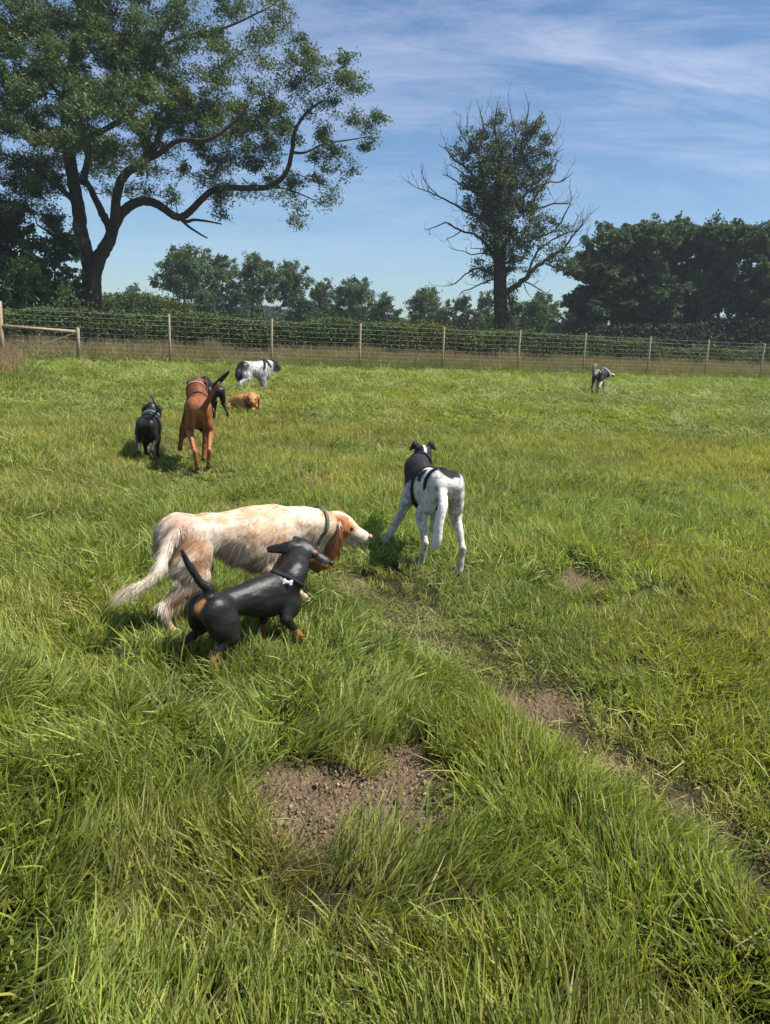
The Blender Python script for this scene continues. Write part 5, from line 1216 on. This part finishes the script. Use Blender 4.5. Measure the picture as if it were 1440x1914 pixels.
pk_ = strap(e, B, np.array([.40 * H, 0, .86 * H]) + nv * .58, nv, .035, pink, 'collar', th=.008); strap(e, B, np.array([.40 * H, 0, .86 * H]) + nv * .22, nv + np.array([0, 0, -.04]), .030, pink, 'harness_strap', th=.007)
strap(e, B, (.22 * H, 0, .80 * H), (1, 0, .1), .04, black_web, 'harness_strap', th=.006)
bv, bf = blob(6, 10, 3, .03); o = mesh_obj('pink_disc_tag', bv * [.022, .008, .022], bf, pbr('pink_tag_plastic', (.60, .17, .17), .4, .4), pk_, smooth=True); o.location = Vector(Wl(393, 727, 8.45))

# ---------------------------------------------------------------- 5 small black dog with dark harness
hz = rad(99); root = np.array([-2.56, 8.18, 0.0]); Wl, Dl = local(root, hz); H = .48; B = Body()
torso(B, H, .95, 1.32, 1.05, tilt=.03)
hind_leg(B, H, 1, foot=(-.14, -.06), x0=-.42, wid=.155, bulk=1.25); hind_leg(B, H, -1, foot=(-.06, .05), x0=-.42, wid=.155, bulk=1.25)
front_leg(B, H, 1, foot=(.12, 0), x0=.31, wid=.13, bulk=1.2); front_leg(B, H, -1, foot=(-.02, .0), x0=.31, wid=.13, bulk=1.2)
hp_ = Wl(285, 765, 8.78); hf = _n([.93, -.10, -.30])
B.chain([(.38 * H, 0, .88 * H), hp_ + np.array([-.05, 0, -.03])], [.19 * H, .13 * H], .06 * H, 'neck'); h = head(B, hp_, hf, 1.08, (0, 0, 1), 'drop', .09, .05, 1.25, .0, .10, earw=1.2)
tl5 = [Wl(295, 768, 7.95), Wl(291, 756, 7.94), Wl(286, 745, 7.95), Wl(282, 738, 7.96)]
B.chain([(-.50 * H, 0, .90 * H)] + tl5, [.024, .013, .010, .007, .003], .015, 'tail')
def col_blk(P, Nn, reg): return np.tile(np.array([.016, .015, .015]), (len(P), 1)) * (.8 + .5 * fbm(P, .1, 3, 2))[:, None]
e, _, V, F, Nn, K, reg = make_dog('black_dog', 'small stocky black dog with dark harness walking left of the russet dog', root, hz, B, .009, col_blk, coat('satin_black_coat', .45, .30))
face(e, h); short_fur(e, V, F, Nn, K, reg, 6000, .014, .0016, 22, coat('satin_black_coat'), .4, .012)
teal = pbr('dark_teal_harness', (.012, .022, .024), .4, .5, bump=(250, .5, .002)); strap(e, B, (.14 * H, 0, .80 * H), (1, 0, .25), .085, teal, 'harness', th=.007)
strap(e, B, np.array([.36 * H, 0, .86 * H]), (1, 0, .55), .03, pbr('painted_glint', (.12, .15, .15), .4, .5), 'glint_strip', th=.012, a0=-60, a1=60)  # paler strip stands in for light reflecting off the dark harness

# ---------------------------------------------------------------- 6 black dog half hidden behind the russet one
hz = rad(118); root = np.array([-2.71, 11.85, 0.0]); Wl, Dl = local(root, hz); H = .60; B = Body()
torso(B, H, 1.0, 1.05, 1.05); hind_leg(B, H, 1, foot=(.1, 0), x0=-.43); hind_leg(B, H, -1, foot=(-.12, -.06), x0=-.43, wid=.13)
front_leg(B, H, 1); front_leg(B, H, -1, foot=(.1, 0))
hp_ = np.array([.66 * H, .05 * H, 1.02 * H]); B.chain([(.38 * H, 0, .86 * H), hp_ - [.04, 0, .02]], [.14 * H, .11 * H], .05 * H, 'neck'); h = head(B, hp_, (.95, .2, -.2), .95)
tl6 = [Wl(402, 722, 11.55), Wl(410, 713, 11.5), Wl(419, 704, 11.45), Wl(429, 694, 11.4)]
B.chain([(-.50 * H, 0, .86 * H)] + tl6, [.045, .036, .032, .028, .018], .02, 'tail')
e, *_ = make_dog('black_dog', 'slim black dog mostly hidden behind the russet dog, rump and raised tail showing', root, hz, B, .011, col_blk, coat('satin_black_coat'))
face(e, h)

# ---------------------------------------------------------------- 7 fluffy white and black dog
hz = rad(36); root = np.array([-3.24, 18.75, 0.0]); Wl, Dl = local(root, hz); H = .68; B = Body()
torso(B, H, 1.0, 1.18, 1.1); hind_leg(B, H, 1, foot=(.12, 0), x0=-.44, bulk=1.3, wid=.13); hind_leg(B, H, -1, foot=(-.14, 0), x0=-.44, bulk=1.35, wid=.13)
front_leg(B, H, 1, x0=.33, bulk=1.3, foot=(.08, 0)); front_leg(B, H, -1, x0=.33, bulk=1.3)
hp_ = Wl(511, 681, 19.05); hf = _n([.85, .15, -.25]); B.chain([(.36 * H, 0, .86 * H), hp_ - [.05, 0, .03]], [.19 * H, .15 * H], .06 * H, 'neck'); h = head(B, hp_, hf, 1.25, ear='drop', ear_len=.08, skull=1.2)
B.chain([(-.52 * H, 0, .92 * H), (-.62 * H, 0, .78 * H), (-.66 * H, 0, .58 * H), (-.62 * H, 0, .42 * H)], [.05, .062, .058, .03], .03, 'tail')
def col_col(P, Nn, reg):
    K = np.tile(np.array([.58, .57, .55]), (len(P), 1)); x, y, z = P.T / H; n = fbm(P, .07, 3, 3) - .5; bl = np.array([.02, .02, .022])
    K *= (.75 + .5 * fbm(P, .09, 8, 3))[:, None]; K = lerp(K, bl, (1 - sstep(np.sqrt(((x + .5) / .16) ** 2 + ((z - .88) / .14) ** 2) + n, .8, 1.0))[:, None])
    K[reg == 'tail'] = bl; hm = np.isin(reg, ['skull', 'cheek', 'brow', 'ear', 'muzzle', 'lip']); K[hm] = bl; K[reg == 'nose'] = bl
    s = sstep(fbm(P, .08, 15, 2), .62, .70) * (z > .5); K = lerp(K, bl * 4, (s * .5)[:, None]); return K
e, _, V, F, Nn, K, reg = make_dog('fluffy_dog', 'fluffy white dog with black head and rump wearing a black harness, standing near the fence', root, hz, B, .013, col_col, coat('fluffy_coat', .8, .15, .3))
strap(e, B, (.20 * H, 0, .78 * H), (1, 0, -.25), .05, black_web, 'harness', off=.012, th=.01); strap(e, B, (.44 * H, 0, .88 * H), (1, 0, .6), .04, black_web, 'collar', off=.012, th=.01)
face(e, h)
fur(e, V, F, Nn, K, 15000, lambda P, N_: np.where(N_[:, 2] < .2, .10, .05), .0034, lambda P, N_: np.tile(back * .6 + down, (len(P), 1)), .5, 7, .32, .6, 2, hair_mat, 'fur')

# ---------------------------------------------------------------- 8 golden red dog lying down
hz = rad(-72); root = np.array([-2.55, 13.75, 0.02]); Wl, Dl = local(root, hz); B = Body()
# body curls away behind and to the left of the picture; head raised towards the camera
tail_end = Dl(at(432, 755, 14.25) - root); hipc = Dl(np.array([-.24, .26, .09])); shc = Dl(np.array([.02, .06, .12]))
B.chain([hipc, (hipc + shc) / 2 + [0, 0, .02], shc], [.12, .125, .125], .04, 'body'); B.ell(hipc + Dl([-.02, -.04, -.01]), (.10, .09, .09), .04, 'thigh')
B.chain([hipc, hipc * .4 + tail_end * .6, tail_end], [.04, .03, .012], .03, 'tail')
hp_ = Wl(471, 745, 13.5); B.chain([shc, hp_ + Dl([-.0, .06, -.04])], [.10, .085], .05, 'neck'); hf = _n(Dl([.22, -.93, -.22])); h = head(B, hp_, hf, 1.55, ear='drop', ear_len=.13, muzzle=.075, mz_r=.052, skull=1.1, earw=1.2)
for sd in (-1, 1):
    s0 = shc + Dl([sd * .09, -.02, -.04]); elb = Dl([.06 + sd * .11, -.02, .05]); pw_ = Dl([.07 + sd * .09, -.27, .035]); B.chain([s0, elb, pw_], [.06, .042, .032], .03, 'leg_front'); paw(B, pw_, pw_ + Dl([.01, -.05, -.005]), .62, 'leg_front', sd)
    B.cone(hipc + Dl([sd * .08, -.05, -.04]), hipc + Dl([sd * .10, -.2, -.08]), .07, .035, .03, 'thigh')
def col_gold(P, Nn, reg):
    K = np.tile(np.array([.44, .19, .06]), (len(P), 1)) * (.7 + .6 * fbm(P, .07, 3, 3))[:, None]; K[reg == 'muzzle'] *= .62; K[reg == 'lip'] *= .5; K[reg == 'tail'] = [.52, .33, .16]; K[reg == 'ear'] *= .85; return K
e, _, V, F, Nn, K, reg = make_dog('golden_red_dog', 'golden red dog lying on the grass facing the camera', root, hz, B, .0105, col_gold, coat('golden_coat', .6, .3, .25))
face(e, h, iris=.016); fur(e, V, F[~np.isin(reg, ['nose', 'muzzle', 'lip'])[F].any(1)], Nn, K, 7000, lambda P, N_: np.full(len(P), .03), .002, lambda P, N_: np.tile(Dl([-.3, .6, 0]) + down * .9, (len(P), 1)), .2, 8, .25, .5, 2, hair_mat, 'fur')

# ---------------------------------------------------------------- 9 grey husky type by the fence
hz = rad(64); root = np.array([6.20, 23.15, 0.0]); Wl, Dl = local(root, hz); H = .72; B = Body()
torso(B, H, 1.05, 1.15, 1.08); hind_leg(B, H, 1, foot=(.0, 0), x0=-.44, bulk=1.15, wid=.15); hind_leg(B, H, -1, foot=(-.12, 0), x0=-.44, bulk=1.15, wid=.13)
front_leg(B, H, 1, x0=.33, bulk=1.1, foot=(.02, 0)); front_leg(B, H, -1, x0=.33, bulk=1.1, foot=(.12, 0))
hp_ = Wl(1138, 697, 23.5); hf = _n(Dl([.95, .2, -.2])); B.chain([(.36 * H, 0, .86 * H), hp_ - [.04, 0, .03]], [.17 * H, .13 * H], .06 * H, 'neck'); h = head(B, hp_, hf, 1.15, ear='prick', ear_len=.085, skull=1.1)
tl9 = [Wl(1111, 700, 22.68), Wl(1110, 690, 22.66), Wl(1113, 683, 22.70), Wl(1116, 688, 22.75)]
B.chain([(-.52 * H, 0, .92 * H)] + tl9, [.05, .045, .045, .045, .02], .03, 'tail')
def col_hus(P, Nn, reg):
    K = np.tile(np.array([.030, .032, .038]), (len(P), 1)); x, y, z = P.T / H; n = fbm(P, .06, 3, 3) - .5; K = lerp(K, np.array([.22, .23, .25]), (sstep(fbm(P, .05, 9, 3), .55, .66) * .5)[:, None])
    K = lerp(K, np.array([.12, .11, .10]), (sstep(.72 - z + n * .3, 0, .12) * .8)[:, None]); K[np.isin(reg, ['leg_front', 'paw'])] = [.38, .33, .26]; lg = reg == 'leg_hind'; K[lg] = lerp(np.array([.07, .07, .07]), np.array([.45, .40, .33]), sstep(y[lg] * -1, -.05, .05)[:, None])
    K[reg == 'tail'] = [.24, .21, .16]; K[reg == 'muzzle'] = [.6, .58, .54]; K[reg == 'cheek'] = [.5, .47, .42]; K = lerp(K, np.array([.5, .48, .45]), ((reg == 'body') & (x < -.46) & (np.abs(y) < .04))[:, None] * .6); return K
e, _, V, F, Nn, K, reg = make_dog('husky_dog', 'grey and black husky type dog with curled pale tail far right near the fence', root, hz, B, .013, col_hus, coat('fluffy_coat'))
strap(e, B, (.42 * H, 0, .88 * H), (1, 0, .6), .035, pbr('pale_collar', (.5, .5, .48), .7, .2), 'collar', off=.012, th=.01)
face(e, h); fur(e, V, F[(reg != 'tail')[F].all(1)], Nn, K, 6000, lambda P, N_: np.full(len(P), .03), .003, lambda P, N_: np.tile(back + down * .6, (len(P), 1)), .3, 9, .25, .5, 2, hair_mat, 'fur')
